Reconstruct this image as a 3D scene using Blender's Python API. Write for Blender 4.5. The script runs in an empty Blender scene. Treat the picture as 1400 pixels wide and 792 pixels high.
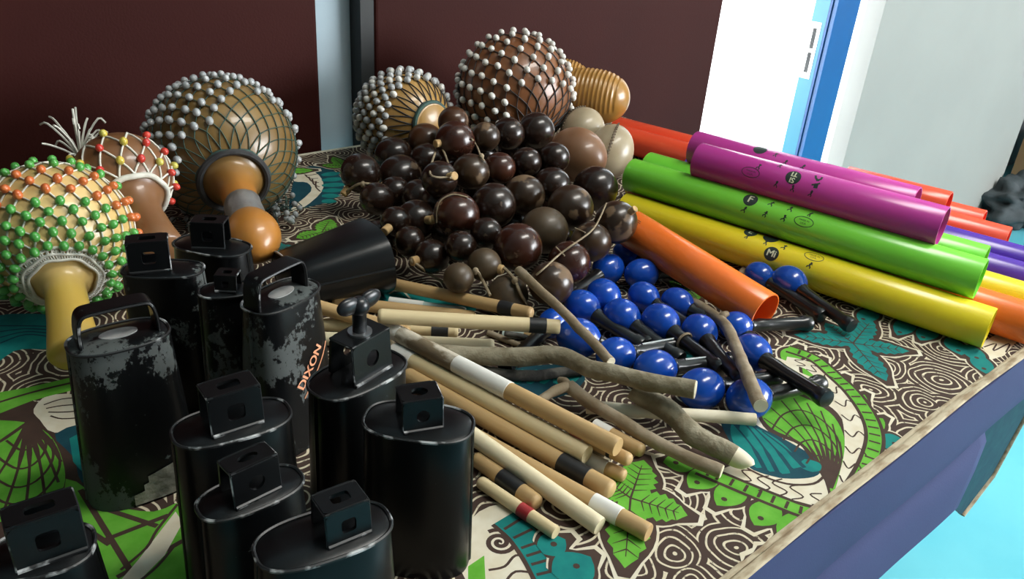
import bpy, bmesh, math, random
import numpy as np
from mathutils import Vector, Matrix, noise
from mathutils.geometry import tessellate_polygon

random.seed(7); np.random.seed(7)
scene = bpy.context.scene
COL = scene.collection
TZ = 0.74                      # height of the table top above the floor
CH = 0.37                      # height of the lens above the table top

# ------------------------------------------------------------------ camera
FPX = 1089.0
def unit(a): a = np.array(a, float); return a / np.linalg.norm(a)
DOWN = unit((540 - 700, 2530 - 396, FPX))          # plumb line seen by the lens
_v = np.array([2090 - 700., -55 - 396., FPX]); _v -= DOWN * (_v @ DOWN)
AX = unit(_v)                  # along the wall and the long table edge
AZ = -DOWN
AY = np.cross(AZ, AX)          # towards the wall
cam_d = bpy.data.cameras.new('camera'); cam = bpy.data.objects.new('camera', cam_d); COL.objects.link(cam)
cam_d.sensor_width = 36.0; cam_d.lens = FPX / 1400 * 36; cam_d.clip_start = 0.02; cam_d.clip_end = 200
cam.matrix_world = Matrix(((AX[0], -AX[1], -AX[2], 0), (AY[0], -AY[1], -AY[2], 0), (AZ[0], -AZ[1], -AZ[2], TZ + CH), (0, 0, 0, 1)))
scene.camera = cam

# ------------------------------------------------------------------ light
world = bpy.data.worlds.new('world'); scene.world = world; world.use_nodes = True
world.node_tree.nodes['Background'].inputs[0].default_value = (0.93, 0.97, 1.0, 1)
world.node_tree.nodes['Background'].inputs[1].default_value = 9.0
def area(name, loc, target, sx, sy, power, col):
    l = bpy.data.lights.new(name, 'AREA'); l.shape = 'RECTANGLE'; l.size = sx; l.size_y = sy; l.energy = power; l.color = col
    o = bpy.data.objects.new(name, l); COL.objects.link(o); o.location = loc
    o.rotation_euler = (Vector(target) - Vector(loc)).to_track_quat('-Z', 'Y').to_euler(); return o
area('front_window_daylight', (3.6, -2.45, 1.75), (1.0, 0.5, 0.7), 2.6, 1.5, 105, (0.95, 0.98, 1.0))
area('ceiling_lamp_light', (1.1, -0.1, 2.62), (1.1, 0.05, 0.0), 1.2, 0.3, 20, (1.0, 0.97, 0.9))
scene.view_settings.view_transform = 'Standard'
scene.view_settings.look = 'None'
scene.view_settings.exposure = 0.52
scene.view_settings.gamma = 1.0
scene.view_settings.use_curve_mapping = False

# ------------------------------------------------------------------ pixel helpers (z is height above the table top)
def ray(x, y):
    r = np.array([x - 700., y - 396., FPX]); return np.array([r @ AX, r @ AY, r @ AZ])
def P(x, y, z=0.0):
    r = ray(x, y); t = (z - CH) / r[2]; p = r * t; return Vector((p[0], p[1], TZ + z))
def Tpx(x, y, z=0.0):          # metres per pixel there
    return (z - CH) / ray(x, y)[2]
def onY(x, y, Y):
    r = ray(x, y); p = r * (Y / r[1]); return Vector((p[0], p[1], TZ + CH + p[2]))

# ------------------------------------------------------------------ materials
MATS = {}
def newmat(name):
    m = bpy.data.materials.new(name); m.use_nodes = True; nt = m.node_tree
    return m, nt, nt.nodes['Principled BSDF']
def N(nt, typ, **kw):
    n = nt.nodes.new(typ)
    for k, v in kw.items():
        if k.startswith('i_'):
            n.inputs[k[2:].replace('_', ' ')].default_value = v
        else: setattr(n, k, v)
    return n
def c4(c): return (c[0], c[1], c[2], 1)
def mat(name, base, rough=0.5, metal=0.0, coat=0.0, c2=None, vscale=20, lo=0.4, hi=0.6, stretch=(1, 1, 1), bump=None, spec=0.5, detail=4, trans=0, sss=0):
    if name in MATS: return MATS[name]
    m, nt, b = newmat(name)
    b.inputs['Base Color'].default_value = c4(base); b.inputs['Roughness'].default_value = rough
    b.inputs['Metallic'].default_value = metal; b.inputs['Coat Weight'].default_value = coat
    b.inputs['Specular IOR Level'].default_value = spec
    if trans: b.inputs['Transmission Weight'].default_value = trans
    if sss: b.inputs['Subsurface Weight'].default_value = sss; b.inputs['Subsurface Scale'].default_value = 0.01
    tc = N(nt, 'ShaderNodeTexCoord'); mp = N(nt, 'ShaderNodeMapping'); mp.inputs['Scale'].default_value = stretch
    nt.links.new(tc.outputs['Object'], mp.inputs[0])
    if c2:
        no = N(nt, 'ShaderNodeTexNoise'); no.inputs['Scale'].default_value = vscale; no.inputs['Detail'].default_value = detail
        nt.links.new(mp.outputs[0], no.inputs['Vector'])
        mr = N(nt, 'ShaderNodeMapRange'); mr.inputs[1].default_value = lo; mr.inputs[2].default_value = hi
        nt.links.new(no.outputs[0], mr.inputs[0])
        mx = N(nt, 'ShaderNodeMix', data_type='RGBA'); mx.inputs[6].default_value = c4(base); mx.inputs[7].default_value = c4(c2)
        nt.links.new(mr.outputs[0], mx.inputs[0]); nt.links.new(mx.outputs[2], b.inputs['Base Color'])
    if bump:
        nb = N(nt, 'ShaderNodeTexNoise'); nb.inputs['Scale'].default_value = bump[0]; nb.inputs['Detail'].default_value = 3
        nt.links.new(mp.outputs[0], nb.inputs['Vector'])
        bp = N(nt, 'ShaderNodeBump'); bp.inputs['Strength'].default_value = bump[1]; bp.inputs['Distance'].default_value = 0.002
        nt.links.new(nb.outputs[0], bp.inputs['Height']); nt.links.new(bp.outputs[0], b.inputs['Normal'])
    MATS[name] = m; return m

# ------------------------------------------------------------------ mesh helpers
class MB:
    def __init__(s): s.v = []; s.f = []; s.m = []
    def add(s, v, f, mi=0, M=None):
        o = len(s.v)
        s.v += [tuple(M @ Vector(p)) if M is not None else tuple(p) for p in v]
        s.f += [tuple(i + o for i in q) for q in f]; s.m += [mi] * len(f)
        return s
    def mesh(s, name, mats, smooth=True, angle=None):
        me = bpy.data.meshes.new(name); me.from_pydata(s.v, [], s.f)
        for m in (mats if isinstance(mats, (list, tuple)) else [mats]): me.materials.append(m)
        me.polygons.foreach_set('material_index', s.m)
        me.update()
        if smooth:
            me.polygons.foreach_set('use_smooth', [True] * len(me.polygons))
            if angle: me.set_sharp_from_angle(angle=math.radians(angle))
        return me
    def obj(s, name, mats, parent=None, smooth=True, angle=40):
        return link(name, s.mesh(name, mats, smooth, angle), parent)
def link(name, me, parent=None):
    o = bpy.data.objects.new(name, me); COL.objects.link(o)
    if parent is not None: o.parent = parent
    return o
def tag(o, label, cat, group=None, kind=None):
    o['label'] = label
    if cat: o['category'] = cat
    if group: o['group'] = group
    if kind: o['kind'] = kind
    return o
def struct(o): o['kind'] = 'structure'; return o
def empty(name, M, label, cat, group=None):
    o = bpy.data.objects.new(name, None); COL.objects.link(o); o.empty_display_size = 0.02
    o.matrix_world = M; return tag(o, label, cat, group)
def frame(o, z, xhint=(1, 0, 0)):      # matrix at o with local z along z
    z = Vector(z).normalized(); x = Vector(xhint); x = x - z * x.dot(z)
    if x.length < 1e-5: x = Vector((0, 1, 0)) - z * z.y
    x.normalize(); y = z.cross(x)
    return Matrix(((x.x, y.x, z.x, o[0]), (x.y, y.y, z.y, o[1]), (x.z, y.z, z.z, o[2]), (0, 0, 0, 1)))
def box(x0, x1, y0, y1, z0, z1):
    v = [(x, y, z) for z in (z0, z1) for y in (y0, y1) for x in (x0, x1)]
    return v, [(0, 2, 3, 1), (4, 5, 7, 6), (0, 1, 5, 4), (1, 3, 7, 5), (3, 2, 6, 7), (2, 0, 4, 6)]
def lathe(prof, n=32, close=False):
    v = []; f = []; rings = []
    for r, z in prof:
        if r < 1e-6: rings.append([len(v)]); v.append((0, 0, z))
        else:
            rings.append(list(range(len(v), len(v) + n)))
            v += [(r * math.cos(2 * math.pi * k / n), r * math.sin(2 * math.pi * k / n), z) for k in range(n)]
    for a, b in zip(rings[:-1], rings[1:]):
        for k in range(n):
            k2 = (k + 1) % n
            if len(a) == 1 and len(b) == 1: continue
            if len(a) == 1: f.append((a[0], b[k2], b[k]))
            elif len(b) == 1: f.append((a[k], a[k2], b[0]))
            else: f.append((a[k], a[k2], b[k2], b[k]))
    return v, f
def tube(path, rad, n=8, caps=True, flat=1.0):
    path = [Vector(p) for p in path]
    if not isinstance(rad, (list, tuple)): rad = [rad] * len(path)
    v = []; f = []; up = None
    for i, p in enumerate(path):
        d = (path[min(i + 1, len(path) - 1)] - path[max(i - 1, 0)])
        d = d.normalized() if d.length > 1e-9 else Vector((0, 0, 1))
        if up is None:
            up = Vector((0, 0, 1)) if abs(d.z) < .9 else Vector((1, 0, 0))
        x = up - d * up.dot(d)
        if x.length < 1e-6: x = d.orthogonal()
        x.normalize(); up = x; y = d.cross(x)
        for k in range(n):
            a = 2 * math.pi * k / n
            v.append(p + (x * math.cos(a) * flat + y * math.sin(a)) * rad[i])
    for i in range(len(path) - 1):
        for k in range(n):
            k2 = (k + 1) % n
            f.append((i * n + k, i * n + k2, (i + 1) * n + k2, (i + 1) * n + k))
    if caps:
        f.append(tuple(range(n - 1, -1, -1))); f.append(tuple((len(path) - 1) * n + k for k in range(n)))
    return v, f
def catmull(pts, sub=5, closed=False):
    pts = [Vector(p) for p in pts]; n = len(pts); out = []
    rng = range(n) if closed else range(n - 1)
    for i in rng:
        if closed: a, b, c, d = pts[(i - 1) % n], pts[i], pts[(i + 1) % n], pts[(i + 2) % n]
        else: a, b, c, d = pts[max(i - 1, 0)], pts[i], pts[i + 1], pts[min(i + 2, n - 1)]
        for k in range(sub):
            t = k / sub
            out.append(0.5 * ((2 * b) + (c - a) * t + (2 * a - 5 * b + 4 * c - d) * t * t + (3 * b - a - 3 * c + d) * t ** 3))
    if not closed: out.append(pts[-1])
    return out
def textmesh(body, size):
    cu = bpy.data.curves.new('lettering', 'FONT'); cu.body = body; cu.size = size; cu.align_x = 'CENTER'; cu.align_y = 'CENTER'
    cu.resolution_u = 3
    o = bpy.data.objects.new('lettering', cu); COL.objects.link(o)
    dg = bpy.context.evaluated_depsgraph_get(); me = o.evaluated_get(dg).to_mesh()
    bm = bmesh.new(); bm.from_mesh(me); bmesh.ops.triangulate(bm, faces=bm.faces)
    for _ in range(3):
        ed = [q for q in bm.edges if q.calc_length() > size * .14]
        if ed: bmesh.ops.subdivide_edges(bm, edges=ed, cuts=1); bmesh.ops.triangulate(bm, faces=bm.faces)
    bm.verts.index_update(); v = [tuple(p.co) for p in bm.verts]; f = [tuple(q.index for q in p.verts) for p in bm.faces]; bm.free()
    o.evaluated_get(dg).to_mesh_clear(); bpy.data.objects.remove(o); bpy.data.curves.remove(cu)
    return v, f

# ================================================================== room
WY = 1.085                       # face of the back wall
X0, X1, Y0, ZC = -2.6, 5.6, -2.6, 2.75
OX0, OX1 = 1.50, 2.21            # doorway in the back wall
WX = 3.64                        # right end of the back wall
wall_blue = mat('wall_paint_blue', (0.40, 0.50, 0.56), 0.7, c2=(0.36, 0.46, 0.52), vscale=6, bump=(180, .05))
wall_grey = mat('wall_paint_grey', (0.27, 0.268, 0.245), 0.75, c2=(0.255, 0.253, 0.232), vscale=3, bump=(200, .05))
wall_white = mat('wall_paint_dull', (0.22, 0.21, 0.19), 0.8, c2=(0.20, 0.19, 0.175), vscale=3)
floor_m = mat('floor_vinyl', (0.10, 0.42, 0.50), 0.35, c2=(0.13, 0.47, 0.54), vscale=3, bump=(90, .03))
ceil_m = mat('ceiling_paint', (0.45, 0.45, 0.42), 0.85, c2=(0.42, 0.42, 0.40), vscale=4)
def sbox(name, m, *a): return struct(MB().add(*box(*a)).obj(name, m, None, False))
sbox('floor', floor_m, X0 - .2, X1 + .2, Y0 - .2, WY + .14, -0.1, 0)
sbox('floor_alcove', floor_m, WX - .16, X1 + .2, WY + .14, 3.4, -0.1, 0)
sbox('ceiling', ceil_m, X0 - .2, X1 + .2, Y0 - .2, 3.4, ZC, ZC + .1)
sbox('wall_back', wall_blue, X0 - .2, OX0, WY, WY + .14, 0, ZC)
sbox('wall_back_right', wall_grey, OX1, WX, WY - .03, WY + .02, 0, ZC)
sbox('wall_back_lintel', wall_grey, OX0, OX1, WY, WY + .14, 2.15, ZC)
sbox('wall_left', wall_white, X0 - .2, X0, Y0, WY, 0, ZC)
sbox('wall_right', wall_white, X1, X1 + .2, Y0, 3.4, 0, ZC)
sbox('wall_alcove', wall_white, WX - .2, X1, 3.2, 3.4, 0, ZC)
sbox('wall_alcove_side', mat('wall_paint_exterior', (.85, .86, .86), .8, c2=(.8, .8, .8), vscale=4), WX - .16, WX, WY + .02, 3.2, 0, ZC)
# front wall with a window opening
fw = MB()
for a in ((X0 - .2, 2.25, Y0 - .2, Y0, 0, ZC), (4.95, X1, Y0 - .2, Y0, 0, ZC), (2.25, 4.95, Y0 - .2, Y0, 0, 0.95), (2.25, 4.95, Y0 - .2, Y0, 2.55, ZC)): fw.add(*box(*a))
struct(fw.obj('wall_front', wall_white, None, False))
frame_m = mat('window_frame_white', (0.7, 0.7, 0.68), 0.4, c2=(0.66, 0.66, 0.64), vscale=9)
wf = MB()
for a in ((2.25, 2.3, Y0 - .14, Y0 - .06, 0.95, 2.55), (4.9, 4.95, Y0 - .14, Y0 - .06, 0.95, 2.55), (2.25, 4.95, Y0 - .14, Y0 - .06, 0.95, 1.0), (2.25, 4.95, Y0 - .14, Y0 - .06, 2.5, 2.55), (3.57, 3.63, Y0 - .14, Y0 - .06, 0.95, 2.55)): wf.add(*box(*a))
struct(wf.obj('window_1', frame_m, None, False))
# paving outside the doorway
pave = mat('paving_concrete', (0.75, 0.75, 0.72), 0.9, c2=(0.68, 0.68, 0.66), vscale=5)
sbox('ground_outside', pave, -1.0, WX - .16, WY + .14, 12, -0.12, -0.02)
# blue door jamb with latch plate standing in the doorway
jamb_m = mat('blue_door_paint', (0.002, 0.085, 0.26), 0.35, c2=(0.002, 0.08, 0.245), vscale=12)
jx0, jx1, jy0, jy1 = 1.955, 2.065, WY - .035, WY + .025
j = struct(MB().add(*box(jx0, jx1, jy0, jy1, 0, 2.15)).obj('door_1', jamb_m, None, False))
plate_m = mat('latch_plate_steel', (0.75, 0.75, 0.72), 0.35, 0.6, c2=(0.65, 0.65, 0.62), vscale=60)
slot_m = mat('latch_slot_dark', (0.03, 0.03, 0.03), 0.7, c2=(0.05, 0.05, 0.05), vscale=60)
MB().add(*box(jx0 - .001, jx0, jy0 + .02, jy1, 0, 2.15)).obj('lit_edge_face', mat('blue_edge_lit', (0.0006, 0.155, 0.24), .3, c2=(.001, .15, .23), vscale=12), j, False)  # side face of the jamb, outdoor light put into its lighter cyan colour
lt = MB().add(*box(jx0 - .002, jx0, jy0 + .03, jy0 + .058, TZ - .03, TZ + .11)).obj('latch_plate', plate_m, j, False)
for z in (TZ - .015, TZ + .045): MB().add(*box(jx0 - .003, jx0 - .0015, jy0 + .039, jy0 + .049, z, z + .05)).obj('latch_slot', slot_m, lt, False)
MB().add(*box(jx0 - .004, jx0, jy0 + .012, jy0 + .018, 0, 2.15)).obj('jamb_groove', mat('jamb_line', (0.0, 0.05, 0.18), .4, c2=(0, .06, .2), vscale=10), j, False)
# ceiling lamp
lamp = empty('ceiling_lamp', Matrix.Translation((1.1, -0.1, ZC)), 'long white fluorescent lamp fixed to the ceiling', 'lamp')
MB().add(*box(-.65, .65, -.18, .18, -.08, 0)).obj('lamp_housing', frame_m, lamp, False)

# maroon boards standing on the wall behind the table
maroon = mat('maroon_fabric', (0.030, 0.0055, 0.0042), 0.65, c2=(0.036, 0.0068, 0.0052), vscale=2.5, bump=(350, .12), spec=.12)
dark_edge = mat('board_edge_dark', (0.015, 0.017, 0.018), 0.6, c2=(0.02, 0.022, 0.022), vscale=30)
def board(x0, x1, label, edge):
    e = empty('upholstered_board', Matrix.Translation(((x0 + x1) / 2, WY - .0175, 0.0)), label, 'wall panel', 'maroon boards behind the table')
    w = (x1 - x0) / 2; m = MB()
    v, f = box(-w, w, -.0165, .0165, 0.002, 2.1); m.add(v, f)
    o = m.obj('padded_panel', maroon, e, False); bv = o.modifiers.new('bevel', 'BEVEL'); bv.width = .006; bv.segments = 3
    if edge: MB().add(*box(-w - .022, -w, -.014, .0165, 0.002, 2.1)).obj('edge_trim', dark_edge, e, False)
board(-1.3, 0.548, 'dark maroon padded board behind the bead-netted gourd with the taped neck', False)
board(0.64, 1.485, 'dark maroon padded board with black edge strip, ending at the bright doorway', True)

# dark jacket and wooden chair in the far corner
jk = mat('jacket_cloth', (0.035, 0.045, 0.048), 0.85, c2=(0.055, 0.065, 0.07), vscale=14, bump=(120, .3))
def crumple(c, rx, ry, rz, seed, n=26):
    v, f = lathe([(math.sin(math.pi * i / n), -math.cos(math.pi * i / n)) for i in range(n + 1)], 36)
    out = []
    for p in v:
        q = Vector(p); d = noise.fractal(q * 2.0 + Vector((seed, 0, 0)), 1.0, 2.0, 4) * .35 + abs(noise.noise(q * 3.1 + Vector((0, seed, 0)))) * .3
        q = q * (0.85 + d); out.append((c[0] + q.x * rx, c[1] + q.y * ry, max(c[2] + q.z * rz, 0.002)))
    return out, f
jc = P(1388, 282, -TZ + .06)
MB().add(*crumple((0, 0, 0.07), .21, .17, .11, 3.0)).obj('crumpled_jacket', jk, None, True, None).location = (jc.x, jc.y, 0)
tag(bpy.data.objects['crumpled_jacket'], 'dark grey jacket crumpled on the floor at the end of the grey wall', 'jacket')
oak = mat('chair_wood', (0.35, 0.18, 0.08), 0.5, c2=(0.28, 0.14, 0.06), vscale=12, stretch=(1, 1, .1))
cr = empty('wooden_crate', Matrix.Translation((4.40, 1.02, 0)), 'brown wooden crate on the floor beyond the end of the grey wall', 'crate')
for nm, a in (('side_board', (-.2, -.185, -.17, .17, .03, .24)), ('side_board', (.185, .2, -.17, .17, .03, .24)), ('end_board', (-.185, .185, -.17, -.155, .03, .24)), ('end_board', (-.185, .185, .155, .17, .03, .24)), ('bottom_board', (-.185, .185, -.155, .155, .03, .045)), ('runner', (-.2, -.16, -.17, .17, 0, .03)), ('runner', (.16, .2, -.17, .17, 0, .03))):
    MB().add(*box(*a)).obj(nm, oak, cr, False)
dk = mat('cabinet_dark', (0.03, 0.03, 0.032), .5, c2=(.04, .04, .042), vscale=20)
cb = empty('dark_cabinet', Matrix.Translation((4.5, 1.5, 0)), 'dark grey cabinet standing behind the wooden crate', 'cabinet')
MB().add(*box(-.24, .24, -.22, .22, 0.03, 1.1)).obj('body', dk, cb, False)
MB().add(*box(-.25, .25, -.23, .23, 1.1, 1.13)).obj('top_board', dk, cb, False)
for sx in (-1, 1): MB().add(*box(sx * .12 - .115, sx * .12 + .115, -.238, -.22, .06, 1.07)).obj('door', dk, cb, False)
MB().add(*box(-.24, .24, -.2, .2, 0, .03)).obj('plinth', dk, cb, False)

# ================================================================== table, skirt, cloth
TX0, TX1, TY0, TY1 = -0.75, 1.115, 0.165, 1.035
wood_m = mat('table_wood', (0.22, 0.16, 0.1), 0.5, c2=(0.18, 0.12, 0.08), vscale=10, stretch=(.1, 1, 1))
tb = empty('table', Matrix.Translation(((TX0 + TX1) / 2, (TY0 + TY1) / 2, 0)), 'long table under the patterned cloth and navy skirt', 'table')
hx, hy = (TX1 - TX0) / 2, (TY1 - TY0) / 2
MB().add(*box(-hx, hx, -hy + .006, hy, TZ - .032, TZ - .005)).obj('tabletop', wood_m, tb, False)
for sx in (-1, 1):
    for sy in (-1, 1): MB().add(*tube([(sx * (hx - .05) - (.0 if sx < 0 else 0), sy * (hy - .06) + (.35 if sy < 0 else 0), 0), (sx * (hx - .05), sy * (hy - .06) + (.35 if sy < 0 else 0), TZ - .032)], .018, 12)).obj('leg', wood_m, tb)
navy = mat('navy_cloth', (0.045, 0.055, 0.135), 0.8, c2=(0.052, 0.062, 0.15), vscale=5, bump=(600, .1), spec=.2)
sk = MB()
def sheet(rows):   # rows: list of equal-length point lists
    v = [p for r in rows for p in r]; n = len(rows[0]); f = []
    for i in range(len(rows) - 1):
        for k in range(n - 1): f.append((i * n + k, i * n + k + 1, (i + 1) * n + k + 1, (i + 1) * n + k))
    return v, f
xs = np.linspace(TX0, TX1, 120)
def wob(x, s, a): return a * (math.sin(x * 9 + s) + .6 * math.sin(x * 23 + 2 * s))
rows = []
for z, yo in ((-.004, .004), (-.005, 0), (-.03, -.001), (-.06, -.001), (-.082, .002), (-.092, .006), (-.094, .008)):
    rows.append([(x, TY0 + yo + wob(x, z * 30, .0008), TZ + z + (wob(x, 1, .0012) if z < -.08 else 0)) for x in xs])
a = sk.add(*sheet(rows)).obj('skirt_band', navy, None)
ske = empty('table_skirt', Matrix.Identity(4), 'navy blue cloth skirt hanging from the front edge of the table', 'table skirt')
a.parent = ske
x2 = np.linspace(TX0, 0.80, 100); rows = []
for z, yo in ((-.072, .006), (-.086, .0035), (-.092, -.001), (-.12, -.004), (-.158, -.006), (-.159, -.003)):
    rows.append([(x + (-.035 * max(0, (-z - .08) / .08) * max(0, min(1, (x - .6) / .2))), TY0 + yo + wob(x, 3, .001), TZ + z) for x in x2])
MB().add(*sheet(rows)).obj('skirt_drop', navy, ske)
for o in ske.children:
    s = o.modifiers.new('thick', 'SOLIDIFY'); s.thickness = .0012

# --- wax-print cloth material: dark brown ground with cream ring clusters
def cloth_material():
    m, nt, b = newmat('wax_print_ground')
    b.inputs['Roughness'].default_value = .75; b.inputs['Specular IOR Level'].default_value = .25
    L = nt.links.new
    tc = N(nt, 'ShaderNodeTexCoord')
    no = N(nt, 'ShaderNodeTexNoise'); no.inputs['Scale'].default_value = 22; no.inputs['Detail'].default_value = 2
    L(tc.outputs['Object'], no.inputs['Vector'])
    sub = N(nt, 'ShaderNodeVectorMath', operation='SUBTRACT'); sub.inputs[1].default_value = (.5, .5, .5); L(no.outputs['Color'], sub.inputs[0])
    sc = N(nt, 'ShaderNodeVectorMath', operation='SCALE'); sc.inputs['Scale'].default_value = .02; L(sub.outputs[0], sc.inputs[0])
    ad = N(nt, 'ShaderNodeVectorMath', operation='ADD'); L(tc.outputs['Object'], ad.inputs[0]); L(sc.outputs[0], ad.inputs[1])
    mp = N(nt, 'ShaderNodeMapping'); mp.inputs['Scale'].default_value = (1, 1, 0); mp.inputs['Rotation'].default_value = (0, 0, .5); L(ad.outputs[0], mp.inputs[0])
    vo = N(nt, 'ShaderNodeTexVoronoi', voronoi_dimensions='2D', feature='F1'); vo.inputs['Scale'].default_value = 23; vo.inputs['Randomness'].default_value = .85
    L(mp.outputs[0], vo.inputs['Vector'])
    # rings
    mu = N(nt, 'ShaderNodeMath', operation='MULTIPLY'); mu.inputs[1].default_value = 1 / .135; L(vo.outputs['Distance'], mu.inputs[0])
    fr = N(nt, 'ShaderNodeMath', operation='FRACT'); L(mu.outputs[0], fr.inputs[0])
    lt_ = N(nt, 'ShaderNodeMapRange', interpolation_type='SMOOTHSTEP'); lt_.inputs[1].default_value = .29; lt_.inputs[2].default_value = .21; L(fr.outputs[0], lt_.inputs[0])
    # break the inner disc into a blob
    mn = lt_
    crack = N(nt, 'ShaderNodeTexNoise'); crack.inputs['Scale'].default_value = 260; L(tc.outputs['Object'], crack.inputs['Vector'])
    cr = N(nt, 'ShaderNodeMapRange'); cr.inputs[1].default_value = .3; cr.inputs[2].default_value = .42; L(crack.outputs[0], cr.inputs[0])
    mm = N(nt, 'ShaderNodeMath', operation='MULTIPLY'); L(mn.outputs[0], mm.inputs[0]); L(cr.outputs[0], mm.inputs[1])
    mx = N(nt, 'ShaderNodeMix', data_type='RGBA'); mx.inputs[6].default_value = (.055, .032, .024, 1); mx.inputs[7].default_value = (.66, .58, .42, 1)
    L(mm.outputs[0], mx.inputs[0]); L(mx.outputs[2], b.inputs['Base Color'])
    wv = N(nt, 'ShaderNodeTexNoise'); wv.inputs['Scale'].default_value = 1500; L(tc.outputs['Object'], wv.inputs['Vector'])
    bp = N(nt, 'ShaderNodeBump'); bp.inputs['Strength'].default_value = .15; bp.inputs['Distance'].default_value = .0005; L(wv.outputs[0], bp.inputs['Height']); L(bp.outputs[0], b.inputs['Normal'])
    return m
cloth_m = cloth_material()
def ink(name, c, c2): return mat(name, c, .75, c2=c2, vscale=70, spec=.25, lo=.35, hi=.7)
INK = dict(green=ink('print_green', (.10, .36, .025), (.16, .46, .05)), teal=ink('print_teal', (.004, .17, .165), (.008, .23, .20)),
           cream=ink('print_cream', (.74, .68, .54), (.66, .58, .42)), brown=ink('print_brown', (.055, .032, .024), (.07, .04, .03)),
           dteal=ink('print_dark_teal', (.006, .05, .075), (.01, .07, .09)))
INKS = list(INK); INKM = list(INK.values())
HEM_Y = TY0 - .003
cl = empty('tablecloth', Matrix.Translation((0.3, 0.6, TZ)), 'brown, green and teal wax-print cloth with ring pattern spread over the table', 'tablecloth')
xs2 = np.linspace(TX0, TX1, 160); rows = []
for k, (y, z) in enumerate(((TY0 + .001, -.004), (TY0 + .002, -.0006), (TY0 + .006, 0), (TY1 - .002, 0), (TY1, -.004))):
    rows.append([(x - .3, y - .6 + (wob(x, 2, .0007) if k < 2 else 0), z) for x in xs2])
MB().add(*sheet(rows)).obj('cloth_sheet', cloth_m, cl)
hem_m = mat('cloth_hem_raw', (.50, .42, .29), .85, c2=(.30, .22, .13), vscale=160, lo=.45, hi=.62, stretch=(.3, 1, 1), bump=(400, .3))
hm = MB()
path = [(x - .3, TY0 - .6 + .0015 + wob(x, 2, .0011), -.0005) for x in xs2]; hm.add(*tube(path, .0034, 8, True, .55))
path = [(x - .3, TY0 - .6 + .0058 + wob(x, 2.5, .0009), -.0001) for x in xs2]; hm.add(*tube(path, .0024, 6, True, .35))
hm.obj('hem', hem_m, cl)
hm2 = MB(); hm2.add(*tube([(x - .3, TY1 - .6 - .002 + wob(x, 4, .001), -.001) for x in xs2], .005, 8, True, .35)); hm2.obj('hem', mat('cloth_hem_back', (.7, .65, .52), .85, c2=(.6, .55, .42), vscale=120), cl)
# the cloth's corner hanging below the skirt
hc = MB()
pts = [onY(*p, TY0 + .016) for p in ((1362, 560), (1420, 480), (1440, 470), (1400, 556), (1352, 648), (1311, 702), (1294, 690))]
q = [Vector((p.x - .3, p.y - .6 + .004 * math.sin(p.z * 60), p.z - TZ)) for p in pts]
hc.add(q, [tuple(t) for t in tessellate_polygon([[Vector((p.x, p.z, 0)) for p in q]])])
o = hc.obj('hanging_corner', INK['dteal'], cl, False); s = o.modifiers.new('thick', 'SOLIDIFY'); s.thickness = .001
he = MB(); he.add(*tube([q[3], q[4], q[5]], .0045, 8, True, .4)); he.obj('hem', hem_m, cl)

# --- printed motifs, traced on the table plane
PR = MB()
def pw(pts): return [P(x, y, 0) for x, y in pts]
PRQ = []
def pr_add(v, f, mi, lay): PRQ.append((lay, len(PRQ), v, f, mi))
def poly(pts, col, lay, world=False, smooth=0):
    w = pts if world else pw(pts)
    if smooth: w = catmull(w, smooth, True)
    z = .00012 * (lay + 1)
    w = [Vector((p.x, p.y, 0)) for p in w]
    w = [Vector((p.x, max(p.y, TY0 + .007), 0)) for p in w]
    tris = tessellate_polygon([w])
    pr_add([(p.x - .3, p.y - .6) for p in w], [tuple(t) if (w[t[1]] - w[t[0]]).cross(w[t[2]] - w[t[0]]).z > 0 else tuple(reversed(t)) for t in tris], INKS.index(col), lay)
def strip(w, wid, col, lay):
    if not isinstance(wid, (list, tuple)): wid = [wid] * len(w)
    v = []; z = .00012 * (lay + 1)
    for i, p in enumerate(w):
        d = w[min(i + 1, len(w) - 1)] - w[max(i - 1, 0)]; d = Vector((d.x, d.y, 0)); d.normalize(); n = Vector((-d.y, d.x, 0)) * wid[i] / 2
        for s in (-1, 1): v.append((p.x + n.x * s - .3, max(p.y + n.y * s, TY0 + .007) - .6))
    pr_add(v, [(2 * i, 2 * i + 2, 2 * i + 3, 2 * i + 1)[::-1] for i in range(len(w) - 1)], INKS.index(col), lay)
def stroke(pts, wid, col, lay, sub=4): strip(catmull(pw(pts), sub) if sub else pw(pts), wid, col, lay)
def ellw(c, rx, ry, a, n=16):
    return [Vector((c.x + rx * math.cos(t) * math.cos(a) - ry * math.sin(t) * math.sin(a), c.y + rx * math.cos(t) * math.sin(a) + ry * math.sin(t) * math.cos(a), 0)) for t in [2 * math.pi * k / n for k in range(n)]]
def lobe(c, tip, w, grow=0.0, saw=0, n=9):
    c = Vector((c.x, c.y, 0)); tip = Vector((tip.x, tip.y, 0)); d = (tip - c); L = d.length; d /= L; nn = Vector((-d.y, d.x, 0))
    r = []; l = []
    for i in range(n + 1):
        t = i / n; ww = w * math.sin(math.pi * min(1, .12 + .88 * t) ** 1.1) ** .8 * (1 if not saw or i % 2 else .78) + grow
        p = c + d * (L * t + (grow if i == n else 0))
        r.append(p + nn * ww * .5); l.append(p - nn * ww * .5)
    return r + l[::-1]
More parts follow.
